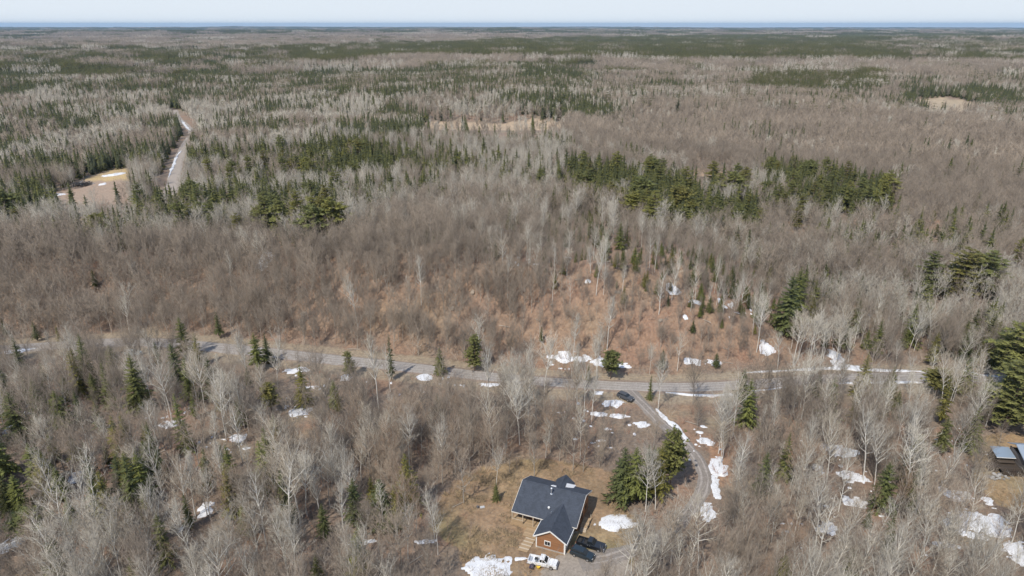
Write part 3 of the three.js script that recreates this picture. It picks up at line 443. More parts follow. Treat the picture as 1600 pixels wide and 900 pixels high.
// a leafless tree: trunk, limbs, branches, twigs. lod 0 near, 1 middle, 2 far
function bareTree(r, o, lod) {
  const T = new Build(), C = new Build(), h = o.h, lean = [(r() - .5) * o.lean, 0, (r() - .5) * o.lean], top = o.top * h, N = lod > 1 ? 2 : 5, sides = lod ? 3 : 6, spine = [];
  const wob = lod > 1 ? 0 : h * 0.012;
  for (let k = 0; k <= N; k++) { const t = k / N; spine.push([lean[0] * h * t * t + (k && k < N ? (r() - .5) * wob : 0), top * t, lean[2] * h * t * t + (k && k < N ? (r() - .5) * wob : 0)]); }
  const R0 = h * o.girth * [1, 1, 1.15][lod];
  spine[0][1] = -0.6; T.path(spine, R0, R0 * 0.3, sides, o.bark);
  const on = (t) => { const f = clamp(t, 0, .999) * N, k = Math.floor(f), q = f - k; return spine[k].map((v, i) => lerp(v, spine[k + 1][i], q)); };
  const nl = [o.limbs, Math.round(o.limbs * .9), Math.round(o.limbs * .7)][lod]; let roll = r() * 6.3;
  for (let l = 0; l < nl; l++) {
    const t = lerp(o.base / o.top, 1, (l + r() * .8) / nl), q = (t * o.top - o.base) / (1 - o.base), shape = Math.sin(Math.PI * clamp(.22 + .62 * (1 - q) ** .9 * .9)) ; roll += 2.4 + (r() - .5) * .8;
    const a0 = on(t), ang = lerp(o.open, o.open * .35, q) * (.8 + .4 * r()), L = o.spread * h * (.55 + .6 * shape) * (.75 + .5 * r()), d0 = [Math.sin(ang) * Math.cos(roll), Math.cos(ang), Math.sin(ang) * Math.sin(roll)];
    const pts = [a0], S = lod > 1 ? 1 : 3; let d = d0; for (let s = 0; s < S; s++) { d = unit([d[0] + (r() - .5) * .25, d[1] + o.rise / S, d[2] + (r() - .5) * .25]); pts.push(along(pts[s], d, L / S)); }
    const rl = R0 * lerp(.5, .3, q) * (lod ? 1.2 : 1.15);
    (lod ? C : T).path(pts, rl, rl * .3, lod > 1 ? 3 : lod ? 3 : 4, jit(o.bark, r, .12), true);
    const nb = [o.branches, 6, 0][lod], lon = (t) => { const f = clamp(t, 0, .999) * S, k = Math.floor(f), q = f - k; return [pts[k].map((v, i) => lerp(v, pts[k + 1][i], q)), unit(pts[k + 1].map((v, i) => v - pts[k][i]))]; };
    if (lod > 1) { for (let b = 0; b < o.farTwigs; b++) { const [p, dd] = lon(.2 + .8 * r()), e = unit(aside(dd, .35 + r() * .7, r() * 6.3).map((v, i) => v + (i === 1 ? .35 : 0))); C.cone(p, along(p, e, L * (.35 + .4 * r())), o.twig * 6, 0, 3, jit(o.twigs, r, .25)); } continue; }
    for (let b = 0; b < nb; b++) {
      const [p, dd] = lon(lerp(.18, 1, (b + r()) / nb)), e = unit(aside(dd, .45 + r() * .55, r() * 6.3).map((v, i) => v + (i === 1 ? .3 : 0))), bl = L * (.3 + .28 * r()), mid = along(p, e, bl * .5), e2 = unit([e[0] + (r() - .5) * .4, e[1] + .25, e[2] + (r() - .5) * .4]), end = along(mid, e2, bl * .55), col = jit(o.twigs, r, .2);
      if (!lod) { C.cone(p, mid, rl * .34, rl * .2, 3, col); C.cone(mid, end, rl * .2, 0, 3, col); } else C.cone(p, end, rl * .4, 0, 3, col);
      const nt = lod ? o.midTwigs : o.nearTwigs;
      for (let s = 0; s < nt; s++) { const u = .2 + .8 * (s + r()) / nt, q0 = u < .5 ? along(p, e, bl * u) : along(mid, e2, bl * .55 * (u - .5) * 2), f = unit(aside(u < .5 ? e : e2, .35 + r() * .6, r() * 6.3).map((v, i) => v + (i === 1 ? .2 : 0))); C.cone(q0, along(q0, f, bl * (.35 + .4 * r())), o.twig * (lod ? 2.5 : 1), 0, 3, jit(o.twigs, r, .25)); }
    }
  }
  return [T, C];
}
function spruce(r, o, lod) {
  const T = new Build(), C = new Build(), h = o.h, lv = [25, 13, 6][lod], R = h * o.wide;
  T.cone([0, -.6, 0], [0, h * .97, 0], h * .013, 0, lod ? 3 : 6, o.bark);
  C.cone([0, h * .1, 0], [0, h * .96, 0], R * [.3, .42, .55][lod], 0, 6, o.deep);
  for (let k = 0; k < lv; k++) {
    const q = (k + .3 * r()) / lv, y = h * lerp(o.low, .97, q), rr = R * (1 - q) ** .82 * (.75 + .5 * r()), nb = [9, 7, 6][lod], ph = r() * 6.3;
    for (let b = 0; b < nb; b++) {
      if (!lod && r() < (o.gap ?? .1)) continue;
      const a = ph + (b + (r() - .5) * .5) / nb * Math.PI * 2, L = rr * (.6 + .65 * r()) + .15, tilt = lerp(-.32, .5, q) + (r() - .5) * .2, d = [Math.cos(a) * Math.cos(tilt), Math.sin(tilt), Math.sin(a) * Math.cos(tilt)], p = [0, y + L * .12 + (r() - .5) * h / lv * 1.5, 0], col = jit(o.leaf, r, .28);
      if (lod) { C.cone(p, along(p, d, L), L * (lod > 1 ? .42 : .3), 0, 4, col, .55); continue; }
      C.cone(p, along(p, d, L), L * .10, 0, 4, col, .6);
      for (let s = 0; s < 6; s++) { const t = .22 + .13 * s, side = s % 2 ? 1 : -1, e = unit([d[0] - side * d[2] * .75, d[1] - .12 + .2 * r(), d[2] + side * d[0] * .75]), p0 = along(p, d, L * t); C.cone(p0, along(p0, e, L * .42 * (1.1 - t * .6) * (.8 + .5 * r())), L * .085, 0, 3, jit(o.leaf, r, .28), .6); }
    }
  }
  return [T, C];
}
function pine(r, o, lod) {
  const T = new Build(), C = new Build(), h = o.h, R = h * o.wide, lv = [12, 9, 6][lod];
  T.path([[0, -.6, 0], [(r() - .5) * .5, h * .5, (r() - .5) * .5], [0, h * .96, 0]], h * .017, h * .003, lod ? 3 : 7, o.bark);
  for (let k = 0; k < lv; k++) {
    const q = (k + .5 * r()) / lv, y = h * lerp(o.low, .95, q), rr = R * Math.sin(Math.PI * (.3 + .66 * q)) ** .8 * (.8 + .4 * r()), nb = Math.max(3, [6, 5, 4][lod] - (q > .8 ? 1 : 0)), ph = r() * 6.3;
    for (let b = 0; b < nb; b++) {
      const a = ph + (b + (r() - .5) * .6) / nb * Math.PI * 2, L = rr * (.65 + .6 * r()), tilt = lerp(.02, .75, q * q) + (r() - .5) * .2, d = [Math.cos(a) * Math.cos(tilt), Math.sin(tilt), Math.sin(a) * Math.cos(tilt)], p = [0, y, 0];
      if (lod < 2) T.cone(p, along(p, d, L * .95), h * .004, 0, 3, o.bark);
      const tufts = [7, 4, 2][lod];
      for (let s = 0; s < tufts; s++) {
        const t = lerp(.3, 1, (s + r() * .6) / tufts), c0 = along(p, d, L * t), side = [(r() - .5) * L * .55, L * .06 * r(), (r() - .5) * L * .55], c = c0.map((v, i) => v + side[i]), S = L * lerp(.30, .22, t), n = [9, 6, 4][lod], col = jit(o.leaf, r, .22);
        for (let m = 0; m < n; m++) { const aa = m / n * 6.283 + r(), el = -.1 + r() * .85, e = [Math.cos(aa) * Math.cos(el), Math.sin(el), Math.sin(aa) * Math.cos(el)]; C.cone(c, along(c, e, S * (.8 + .5 * r())), S * (lod ? .38 : .24), 0, 3, jit(col, r, .15), .7); }
      }
    }
  }
  return [T, C];
}
const KIND = {
  maple: { make: bareTree, h: 15, lean: .12, top: .8, base: .24, girth: .0095, limbs: 14, open: 1.0, spread: .29, rise: .6, branches: 8, nearTwigs: 8, midTwigs: 5, farTwigs: 11, twig: .023, bark: [.36, .325, .28], twigs: [.275, .228, .178] },
  birch: { make: bareTree, h: 16, lean: .14, top: .9, base: .38, girth: .0085, limbs: 14, open: .85, spread: .205, rise: .5, branches: 8, nearTwigs: 7, midTwigs: 5, farTwigs: 12, twig: .023, bark: [.68, .65, .59], twigs: [.40, .365, .31] },
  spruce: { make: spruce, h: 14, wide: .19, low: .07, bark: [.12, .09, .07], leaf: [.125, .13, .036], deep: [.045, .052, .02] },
  pine: { make: pine, h: 19, wide: .24, low: .22, bark: [.16, .11, .08], leaf: [.15, .152, .043] },
};
const barkMat = new THREE.MeshStandardMaterial({ vertexColors: true, roughness: 0.92 }), twigMat = new THREE.MeshStandardMaterial({ vertexColors: true, roughness: 0.95 }), leafMat = new THREE.MeshStandardMaterial({ vertexColors: true, roughness: 0.8 });
const crownMats = { maple: [twigMat], birch: [twigMat], spruce: [leafMat], pine: [leafMat] };
for (const [k, tints] of Object.entries({ maple: [[.72, .72, .74], [1.3, 1.26, 1.22], [1.1, .96, .86]], birch: [[1, .99, .98], [1.3, 1.3, 1.28], [1.12, 1.07, 1]], spruce: [[.75, .82, .85], [1.5, 1.3, .9], [1.15, 1.2, 1]], pine: [[.85, .9, .95], [1.15, 1.1, .9], [1.05, .95, .85]] })) for (const t of tints) { const m = crownMats[k][0].clone(); m.color.setRGB(...t); crownMats[k].push(m); }
const VARIANTS = { maple: 14, birch: 11, spruce: 9, pine: 5 };
const near = {};
for (const k of Object.keys(KIND)) { near[k] = []; for (let v = 0; v < VARIANTS[k]; v++) { const r = rng(1000 + v * 17 + k.length), o = { ...KIND[k] }; if (o.spread) { o.spread *= .7 + .65 * r(); o.open *= .75 + .5 * r(); o.base *= .6 + .9 * r(); o.limbs = Math.round(o.limbs * (.75 + .6 * r())); o.lean *= .5 + 1.8 * r(); o.rise *= .5 + r(); o.nearTwigs = Math.round(o.nearTwigs * (.65 + .6 * r())); } else { o.wide *= .72 + .55 * r(); o.low = k === 'spruce' ? .02 + .2 * r() : o.low * (.6 + .8 * r()); o.gap = .02 + .16 * r(); o.leaf = jit(o.leaf, r, .18); } const [T, C] = o.make(r, o, 0); near[k].push([T.geometry(), C.geometry()]); } }

// ---------------------------------------------------------------- what grows where (pixel outlines of the photograph; shares of maple, birch, spruce, pine; density)
const ZONES = [
  [[[-400, 40], [2000, 40], [2000, 1300], [-400, 1300]], [.70, .19, .11, 0], .8],
  [[[-400, 0], [2000, 0], [2000, 52], [-400, 52]], [.08, .01, .46, .45], 1],
  [[[-400, 52], [900, 52], [900, 72], [430, 74], [-400, 76]], [.50, .06, .38, .06], 1],
  [[[900, 48], [2000, 44], [2000, 66], [900, 62]], [.2, .04, .3, .46], 1],
  [[[430, 74], [640, 68], [900, 59], [1300, 54], [2000, 51], [2000, 100], [1600, 92], [1150, 97], [800, 88], [430, 99]], [.03, .01, .12, .84], 1],
  [[[1380, 60], [2000, 56], [2000, 112], [1600, 112], [1400, 100]], [.22, .06, .24, .48], 1],
  [[[-400, 76], [430, 74], [470, 104], [330, 118], [-400, 124]], [.10, .03, .58, .29], 1],
  [[[-400, 124], [330, 118], [620, 108], [680, 160], [500, 152], [330, 140], [-400, 152]], [.18, .08, .58, .16], 1],
  [[[470, 106], [800, 100], [1000, 112], [1000, 150], [700, 152], [560, 140], [470, 130]], [.20, .08, .58, .14], 1],
  [[[560, 90], [800, 88], [820, 100], [560, 104]], [.9, .05, .05, 0], 1],
  [[[800, 96], [930, 95], [932, 114], [800, 122]], [.05, .02, .78, .15], 1],
  [[[930, 98], [1600, 96], [2000, 110], [2000, 180], [930, 176]], [.76, .07, .11, .06], 1],
  [[[1170, 116], [1380, 110], [1390, 132], [1330, 142], [1170, 138]], [.06, .02, .22, .70], 1],
  [[[1405, 136], [1600, 134], [2000, 140], [2000, 168], [1600, 160], [1410, 158]], [.06, .04, .86, .04], 1.1],
  [[[1400, 160], [2000, 160], [2000, 215], [1500, 200]], [.5, .2, .22, .08], 1],
  [[[-400, 152], [330, 140], [400, 200], [330, 300], [-400, 330]], [.36, .28, .36, 0], 1],
  [[[660, 140], [1000, 138], [990, 190], [870, 196], [660, 190]], [.36, .20, .38, .06], 1],
  [[[330, 140], [660, 150], [680, 200], [880, 205], [880, 230], [340, 235]], [.36, .24, .38, .02], 1],
  [[[0, 225], [210, 222], [205, 262], [90, 280], [0, 300]], [.18, .14, .68, 0], 1],
  [[[330, 222], [600, 215], [880, 228], [882, 290], [600, 320], [340, 300]], [.20, .60, .20, 0], 1],
  [[[330, 246], [440, 228], [600, 236], [592, 356], [330, 366]], [.12, .13, .70, .05], 1.05],
  [[[-400, 300], [330, 298], [420, 290], [600, 330], [600, 348], [330, 362], [160, 356], [-400, 356]], [.09, .10, .76, .05], 1.1],
  [[[870, 192], [1150, 176], [1500, 180], [2000, 190], [2000, 330], [1420, 330], [1390, 270], [1200, 245], [1100, 262], [880, 250]], [.985, .01, .005, 0], 1.15],
  [[[600, 300], [900, 292], [1300, 345], [1300, 440], [1050, 430], [850, 410], [600, 350]], [.66, .10, .24, 0], .95],
  [[[880, 256], [980, 252], [1090, 268], [1185, 268], [1240, 246], [1330, 262], [1410, 300], [1360, 346], [1190, 364], [1090, 350], [900, 310]], [.05, .03, .86, .06], 1.2],
  [[[1190, 356], [1360, 344], [1420, 330], [1470, 380], [1300, 400], [1190, 390]], [.6, .14, .26, 0], 1],
  [[[1200, 330], [1420, 320], [2000, 320], [2000, 440], [1200, 430]], [.76, .14, .10, 0], 1],
  [[[-400, 360], [160, 360], [420, 356], [640, 350], [860, 410], [850, 440], [-400, 420]], [.98, .02, 0, 0], 1.3],
  [[[-400, 418], [450, 430], [850, 432], [860, 560], [500, 540], [200, 510], [-400, 520]], [.98, .02, 0, 0], 1.1],
  [[[430, 450], [860, 440], [860, 575], [430, 545]], [.98, .02, 0, 0], .62],
  [[[820, 432], [1060, 455], [1190, 475], [1200, 560], [860, 570]], [.975, .025, 0, 0], .5],
  [[[1060, 420], [1300, 430], [2000, 430], [2000, 590], [1250, 585], [1190, 540], [1180, 470]], [.34, .44, .22, 0], .9],
  [[[820, 525], [1200, 525], [1250, 585], [820, 590]], [.55, .45, 0, 0], .35],
  [[[-400, 575], [420, 580], [420, 720], [-400, 780]], [.59, .18, .23, 0], .82],
  [[[430, 585], [820, 600], [960, 615], [1000, 700], [760, 720], [560, 760], [430, 720]], [.89, .11, 0, 0], .85],
  [[[1110, 615], [2000, 610], [2000, 700], [1500, 690], [1110, 690]], [.62, .36, .02, 0], .75],
  [[[1110, 680], [1500, 690], [1500, 860], [2000, 860], [2000, 1300], [1000, 1300], [1060, 800]], [.48, .49, .03, 0], .82],
  [[[955, 800], [1130, 800], [1150, 1100], [950, 1100]], [.5, .5, 0, 0], 1.2],
  [[[-400, 740], [700, 740], [700, 1300], [-400, 1300]], [.76, .19, .05, 0], .85],
];
const openGround = (x, z, margin) => {
  if (Math.abs(z - roadZs(x)) < 5.6 + margin) return true;
  const r = Math.hypot(x, z);
  if (r < 190 && polyDist(DRIVE, x, z) < 2.8 + margin) return true;
  if (r > 330 && r < 1000 && x < 0 && polyDist(SIDEROAD, x, z) < 7 + margin) return true;
  const [px, py] = project(x, land(x, z), z);
  const jx = px + (noise(x / 9, z / 9) - .5) * 12, jy = py + (noise(x / 9 + 30, z / 9) - .5) * 6;
  return (r < 200 && (inPoly(YARD, px, py) && !((px < 778 || py < 738 || px > 950) && hash(x * 9, z * 9) < .3 && !inPoly([[730, 850], [990, 780], [990, 860], [960, 980], [730, 980]], px, py)) || inPoly(YARD_R, px, py))) || (r > 300 && r < 1500 && (inPoly(CLEARING, jx, jy) || inPoly(SANDPIT, jx, jy) || inPoly(PIT_R, jx, jy) || inPoly(MARSH, jx, jy)));
};
const HOUSEVIEW = [[790, 738], [935, 738], [945, 840], [945, 905], [815, 905], [790, 830]];
function pick(x, y, z) { // the zone of a spot, with ragged edges
  const [px, py] = project(x, y + 9, z), d = Math.hypot(x, z), k = d > 1500 ? 6 : d > 330 ? 2.2 : 1, n = fbm(x / (26 * k) + 5, z / (26 * k) + 60), m = fbm(x / (40 * k) + 70, z / (40 * k));
  const jx = px + (n - .5) * 80 * clamp(700 / d, .5, 1), jy = py + (m - .5) * 46 * clamp(340 / d, .10, .8);
  let zn = ZONES[0]; for (const q of ZONES) if (inPoly(q[0], jx, jy)) zn = q;
  return zn;
}
function kindAt(x, y, z, r) {
  const zn = pick(x, y, z); if (r() > zn[2]) return null;
  const d = Math.hypot(x, z), k = d > 330 ? 2.8 : 1, c = fbm(x / (17 * k) + 11, z / (17 * k)), b = fbm(x / (19 * k) + 200, z / (19 * k)), w = zn[1], e = d > 330 ? 14 : 7, ww = [w[0], w[1] * Math.exp((b - .5) * e), w[2] * Math.exp((c - .5) * e), w[3] * Math.exp((c - .5) * 5)];
  let s = r() * (ww[0] + ww[1] + ww[2] + ww[3]); for (let k = 0; k < 4; k++) { s -= ww[k]; if (s <= 0) return ['maple', 'birch', 'spruce', 'pine'][k]; } return 'maple';
}
// ---------------------------------------------------------------- single trees of the photograph: kind, base, top, label
const NOUN = { maple: ['bare_maple', 'tree'], birch: ['pale_birch', 'tree'], spruce: ['spruce_tree', 'tree'], pine: ['pine_tree', 'tree'] };
const PICKED = [
  ['spruce', 404, 578, 518, 'dark dense fir leaning over the road edge on the left'], ['spruce', 419, 566, 520, 'slim green fir touching the dark dense fir by the road'], ['spruce', 612, 594, 520, 'tall narrow fir by the road beside a white leaning birch', 0, .6], ['birch', 592, 640, 528, 'pale wide birch in front of the road just left of the narrow fir'], ['birch', 610, 612, 545, 'white leaning birch trunk beside the tall narrow fir'],
  ['spruce', 688, 586, 542, 'neat small spruce standing alone on the near road edge'], ['pine', 742, 580, 520, 'yellowish loose pine on the near road edge left of centre'], ['pine', 546, 590, 548, 'yellowish young pine pair by the ditch snow'], ['spruce', 344, 528, 486, 'yellow green cedar at the foot of the left slope', 0, .8],
  ['spruce', 59, 533, 502, 'pointed little spruce second from the left edge above the road'], ['spruce', 10, 527, 497, 'pointed little spruce at the left edge above the road'], ['spruce', 93, 534, 507, 'thin pointed little spruce third from the left edge above the road', 0, .8], ['spruce', 249, 574, 533, 'yellowish spruce below the road where the ditch grass is pale'], ['spruce', 221, 642, 552, 'dark tall spruce below the pale roadside car'], ['spruce', 175, 640, 566, 'yellow green tall spruce in the thicket below the pale roadside car', 0, .8],
  ['spruce', 128, 608, 590, 'tiny yellow green spruce in bare brush on the left'], ['spruce', 100, 672, 608, 'broad dark spruce in the left wood', 0, 1.3], ['spruce', 68, 664, 590, 'olive spruce touching the broad dark spruce on the left', 0, 1.1], ['spruce', 2, 760, 640, 'big dark spruce cut by the left edge'], ['spruce', 16, 800, 735, 'yellow green spruce below the big one at the left edge', 0, 1.2], ['spruce', 36, 800, 740, 'dark shaded spruce beside the yellow green one at the left edge', 0, 1.2],
  ['spruce', 290, 706, 612, 'slim yellow green spruce by white birch trunks in the left wood', 0, .8], ['spruce', 306, 655, 612, 'small olive spruce beside the white forked birch in the left wood'], ['birch', 322, 645, 560, 'white forked birch with bright bushy crown in the left wood'], ['birch', 206, 640, 600, 'short white birch below the dark tall spruce in the left wood'],
  ['pine', 424, 645, 596, 'pair of olive young pines below the ditch snow field', 0, 1.2], ['spruce', 531, 646, 612, 'round topped green cedar in front of the ditch', 0, 1.1], ['pine', 50, 838, 800, 'low yellowish bushy pine in the lower left corner wood', 0, 1.6], ['spruce', 298, 828, 770, 'young spruce next to the round snow patch', 0, .9], ['spruce', 264, 890, 800, 'tall thin spruce left of the young spruce in the lower left wood', 0, .8], ['spruce', 214, 800, 705, 'olive thin spruce in bare brush of the lower left wood', 0, .8], ['spruce', 160, 775, 738, 'small yellowish spruce among bare maples of the lower left wood'],
  ['spruce', 598, 822, 748, 'dark round spruce behind two white birches west of the lawn', 0, 1.5], ['spruce', 582, 790, 745, 'green spruce left half of the dark clump west of the lawn', 0, 1.1], ['birch', 600, 832, 756, 'forked white birch in front of the dark round spruce'], ['birch', 455, 852, 712, 'tall white birch with fan crown left of the lawn brush'], ['birch', 470, 822, 716, 'broad silvery crowned birch standing beside the tall fan crowned birch', 0, 1.3], ['birch', 418, 860, 740, 'slender white birch left of the tall fan crowned birch'], ['spruce', 508, 840, 785, 'dark olive spruce right of the silvery crowned birch'],
  ['spruce', 972, 782, 698, 'bright green spruce at the edge of the house lawn', 0, 1.25], ['spruce', 989, 785, 696, 'tallest pointed spruce of the clump by the lawn', 0, 1.1], ['spruce', 1008, 775, 692, 'narrow olive spruce at the back of the driveway clump'], ['spruce', 1028, 780, 690, 'dark spruce in the middle of the driveway clump'], ['pine', 1046, 766, 668, 'big loose pine closest to the driveway bend', 0, .5], ['birch', 1024, 796, 712, 'white forked birch in front of the driveway clump'], ['birch', 1008, 800, 722, 'thin straight birch beside the white forked birch of the driveway clump'],
  ['spruce', 775, 782, 756, 'tiny spruce beside a leaning trunk above the lawn'], ['spruce', 846, 536, 510, 'small dark fir at the foot of the brown slope'], ['pine', 954, 592, 546, 'yellow brown feathery pine on the far road edge', 0, .8], ['spruce', 919, 598, 568, 'slim dark fir on the far road edge left of the feathery pine'], ['spruce', 1015, 624, 585, 'columnar green cedar in front of the road by the driveway mouth', 0, .7], ['spruce', 1034, 578, 545, 'shaded fir beside a pale wide birch beyond the road'], ['spruce', 1082, 520, 503, 'little spruce on the brown slope'], ['spruce', 1118, 575, 552, 'dark bushy fir standing in the roadside snow', 0, 1.3],
  ['birch', 1058, 580, 528, 'pale wide birch beyond the road behind the driveway mouth', 0, 1.1], ['birch', 932, 592, 535, 'slender white birch in front of the snow line on the slope foot'], ['birch', 893, 590, 538, 'white birch at the west end of the snow line on the slope foot'], ['birch', 850, 618, 540, 'pale broad birch on the near road edge left of the junction', 0, 1.2], ['birch', 806, 615, 560, 'cluster stem white birch on the near road edge'], ['birch', 924, 662, 585, 'curved white birch trunk in front of the snow heap'], ['birch', 1028, 640, 570, 'white birch with fine fan crown at the driveway mouth', 0, 1.1],
  ['spruce', 1164, 668, 590, 'dark shaded spruce just below the right stretch of road', 0, 1.2], ['spruce', 1157, 630, 575, 'thin dark fir beside the shaded spruce below the road'], ['spruce', 1226, 522, 425, 'dark tall pine shaped spruce on the east shoulder of the slope', 0, 1.1], ['spruce', 1240, 500, 415, 'sunlit spruce behind the dark tall one on the east shoulder'], ['birch', 1236, 545, 490, 'white multi stem birch in front of the dark tall spruce'], ['birch', 1306, 560, 490, 'white birch clump at the top of the snow gully'],
  ['birch', 1252, 655, 560, 'white birch with wide crown on the near road edge right of the junction', 0, 1.2], ['birch', 1332, 662, 596, 'white birch leaning far right below the road', 0, 1.1], ['birch', 1420, 552, 490, 'white trunk group birch in the pale wood above the road'], ['birch', 1450, 545, 480, 'white birch right of the trunk group in the pale wood'], ['spruce', 1352, 545, 515, 'green round fir above the right stretch of road', 0, 1.3],
  ['pine', 1462, 618, 576, 'round bright green pine on the near road edge at the right', 0, 1.3], ['pine', 1580, 610, 498, 'huge layered pine at the right edge beside the road', 1, 1.6], ['pine', 1568, 672, 560, 'broad sunlit pine in front of the huge one at the right edge', 1, 1.45], ['birch', 1482, 640, 585, 'white branching birch left of the broad sunlit pine'], ['spruce', 1468, 708, 648, 'pointed sunlit spruce above the cabin yard'], ['spruce', 1512, 706, 636, 'tall sunlit spruce at the edge of the cabin yard', 0, 1.1], ['birch', 1490, 700, 645, 'white birch between the two sunlit spruces of the cabin yard'],
  ['pine', 1445, 466, 388, 'brownish layered pine left of the bright pine pair', 1, 1.35], ['pine', 1496, 470, 384, 'bright green layered pine in the middle of the eastern pine group', 1, 1.6], ['pine', 1532, 470, 388, 'olive layered pine on the right of the eastern pine group', 1, 1.6], ['pine', 1588, 420, 368, 'dark pine behind the eastern pine group', 0, .9],
  ['pine', 1330, 338, 303, 'dark round pine at the east end of the conifer grove'], ['pine', 1388, 330, 298, 'dark bushy pine just past the east end of the conifer grove'], ['pine', 1243, 362, 320, 'feathery yellow green pine below the conifer grove'], ['spruce', 1525, 332, 298, 'lone dark spruce in the eastern maple wood'], ['pine', 1456, 350, 328, 'lone small pine above the eastern bare maples'], ['pine', 1461, 372, 350, 'yellow tinted small pine below the lone one'], ['birch', 1398, 388, 350, 'white leafless birch with antler like limbs among grey maples'],
  ['spruce', 797, 364, 325, 'lone dark fir in bare trees right of the west conifer band'], ['spruce', 968, 390, 345, 'pointed olive spruce in the bare middle wood', 0, 1.1], ['spruce', 150, 450, 420, 'lone thin spruce on the bare left hilltop'], ['spruce', 184, 393, 375, 'lone yellowish spruce at the upper edge of the left hilltop'], ['spruce', 432, 362, 336, 'olive fir at the lower edge of the west conifer band'],
  ['birch', 1408, 796, 686, 'largest white birch in the snowy wood on the right', 0, 1.2], ['birch', 1365, 765, 680, 'white birch left of the largest one in the snowy wood'], ['birch', 1458, 800, 700, 'twisted white birch right of the largest one in the snowy wood'], ['birch', 1310, 800, 715, 'tall white trunk left side of the snowy wood'], ['birch', 1440, 880, 800, 'white birch leaning in the lower right brush'], ['spruce', 1352, 828, 790, 'slim green spruce in the brush of the snowy wood', 0, .9],
  ['birch', 1580, 850, 770, 'tall pale birch in front of the widest cabin snow bank'], ['birch', 1210, 900, 850, 'white forked birch at the bottom edge right of the driveway'], ['birch', 985, 905, 842, 'white branching birch at the bottom edge beside the gravel apron', 0, 1.3], ['birch', 1048, 880, 790, 'pale spreading birch right of the snow bank', 0, 1.3], ['birch', 1090, 890, 800, 'pale spreading birch where the driveway leaves the trees', 0, 1.3], ['spruce', 1190, 770, 705, 'dark spruce behind pale birches right of the driveway bend', 0, 1.2],
  ['spruce', 1058, 182, 154, 'lone blue green spruce far off in the northern maple wood', 0, 1.6], ['maple', 668, 780, 738, 'multi stem maple with a long shadow on bare leaf litter'], ['maple', 725, 786, 705, 'clustered grey maple stems above the lawn'], ['maple', 1560, 700, 665, 'forked dark maple on the brown ground above the cabin'], ['maple', 895, 735, 660, 'slim grey maple behind the house'], ['maple', 835, 745, 675, 'brown grey maple behind the western end of the house roof'],
];
const LANDMARKS = [[968, 390, 'the pointed olive spruce'], [797, 364, 'the lone dark fir'], [850, 425, 'the western crest'], [918, 440, 'the crest snow speck'], [985, 430, 'the bare crest trees'], [1130, 440, 'the eastern crest'], [1100, 385, 'the middle wood'], [900, 390, 'the bare middle wood'], [940, 398, 'the olive middle firs'], [766, 886, 'the broad lawn snow patch'], [17, 851, 'the lower left snow'], [322, 797, 'the round wood snow patch'], [598, 822, 'the dark round lawn spruce'], [455, 852, 'the tall fan crowned birch'], [100, 672, 'the broad dark spruce'], [10, 770, 'the big dark left edge spruces'], [221, 642, 'the pale car spruce'], [322, 640, 'the bushy white birch'], [424, 645, 'the olive young pines'], [468, 643, 'the snow below the ditch'], [462, 578, 'the ditch snow field'], [372, 684, 'the snowy small bank'], [531, 646, 'the round topped cedar'], [688, 586, 'the neat small roadside spruce'], [742, 580, 'the yellowish roadside pine'], [612, 594, 'the tall narrow roadside fir'], [850, 618, 'the pale broad roadside birch'], [958, 630, 'the snow heap at the driveway mouth'], [989, 785, 'the spruce clump by the driveway'], [860, 780, 'the house'], [668, 780, 'the long shadowed maple'], [1122, 729, 'the upper driveway snow patch'], [1106, 800, 'the lower driveway snow'], [1164, 668, 'the shaded spruce below the road'], [1252, 655, 'the wide roadside birch'], [1332, 662, 'the birch leaning far right'], [1310, 704, 'the snow in mid birch wood'], [1408, 796, 'the largest white birch'], [1334, 785, 'the low birch wood snow'], [1290, 824, 'the broken snow in brush'], [1535, 816, 'the widest cabin snow bank'], [1512, 706, 'the tall sunlit cabin spruce'], [1575, 672, 'the broad right edge pine'], [1462, 618, 'the round roadside pine'], [1590, 862, 'the lower right snow slope'], [1476, 851, 'the thin snow in brush'], [160, 775, 'the small yellowish spruce'], [214, 800, 'the olive thin spruce'], [264, 890, 'the tall thin spruce'], [530, 770, 'the brown western gap'], [1000, 690, 'the driveway middle'], [905, 640, 'the snow strip by the road'], [1226, 522, 'the dark tall shoulder spruce'], [1306, 558, 'the snow gully'], [1430, 545, 'the white trunk group'], [344, 528, 'the slope foot cedar'], [404, 578, 'the dark dense roadside fir'], [938, 566, 'the slope foot snow line'], [1118, 567, 'the fir in roadside snow'], [846, 536, 'the small dark slope fir'], [59, 533, 'the little roadside spruces'], [416, 402, 'the hilltop snow'], [1050, 452, 'the crest snow'], [1496, 470, 'the eastern pine group'], [1240, 320, 'the conifer grove'], [500, 330, 'the west conifer band'], [140, 290, 'the far left clearing'], [268, 280, 'the straight gravel road'], [985, 895, 'the gravel apron birch'], [1190, 770, 'the driveway bend spruce'], [1210, 890, 'the forked bottom edge birch'], [640, 880, 'the bottom lawn brush'], [380, 880, 'the lower left bottom edge'], [120, 900, 'the corner brush'], [780, 660, 'the house wood'], [640, 690, 'the western lawn brush']];
const picked = [], boxes = [[966, 612, 988, 628, 168, .97], [200, 546, 220, 557, 196, .8]], seed = rng(4242);
for (const [px, py, w, h] of SNOW) { const [x, z] = at(px, py); if (py > 540) boxes.push([px - w / 2, py - h / 2, px + w / 2, py + h / 2, Math.hypot(x, z), .74]); }
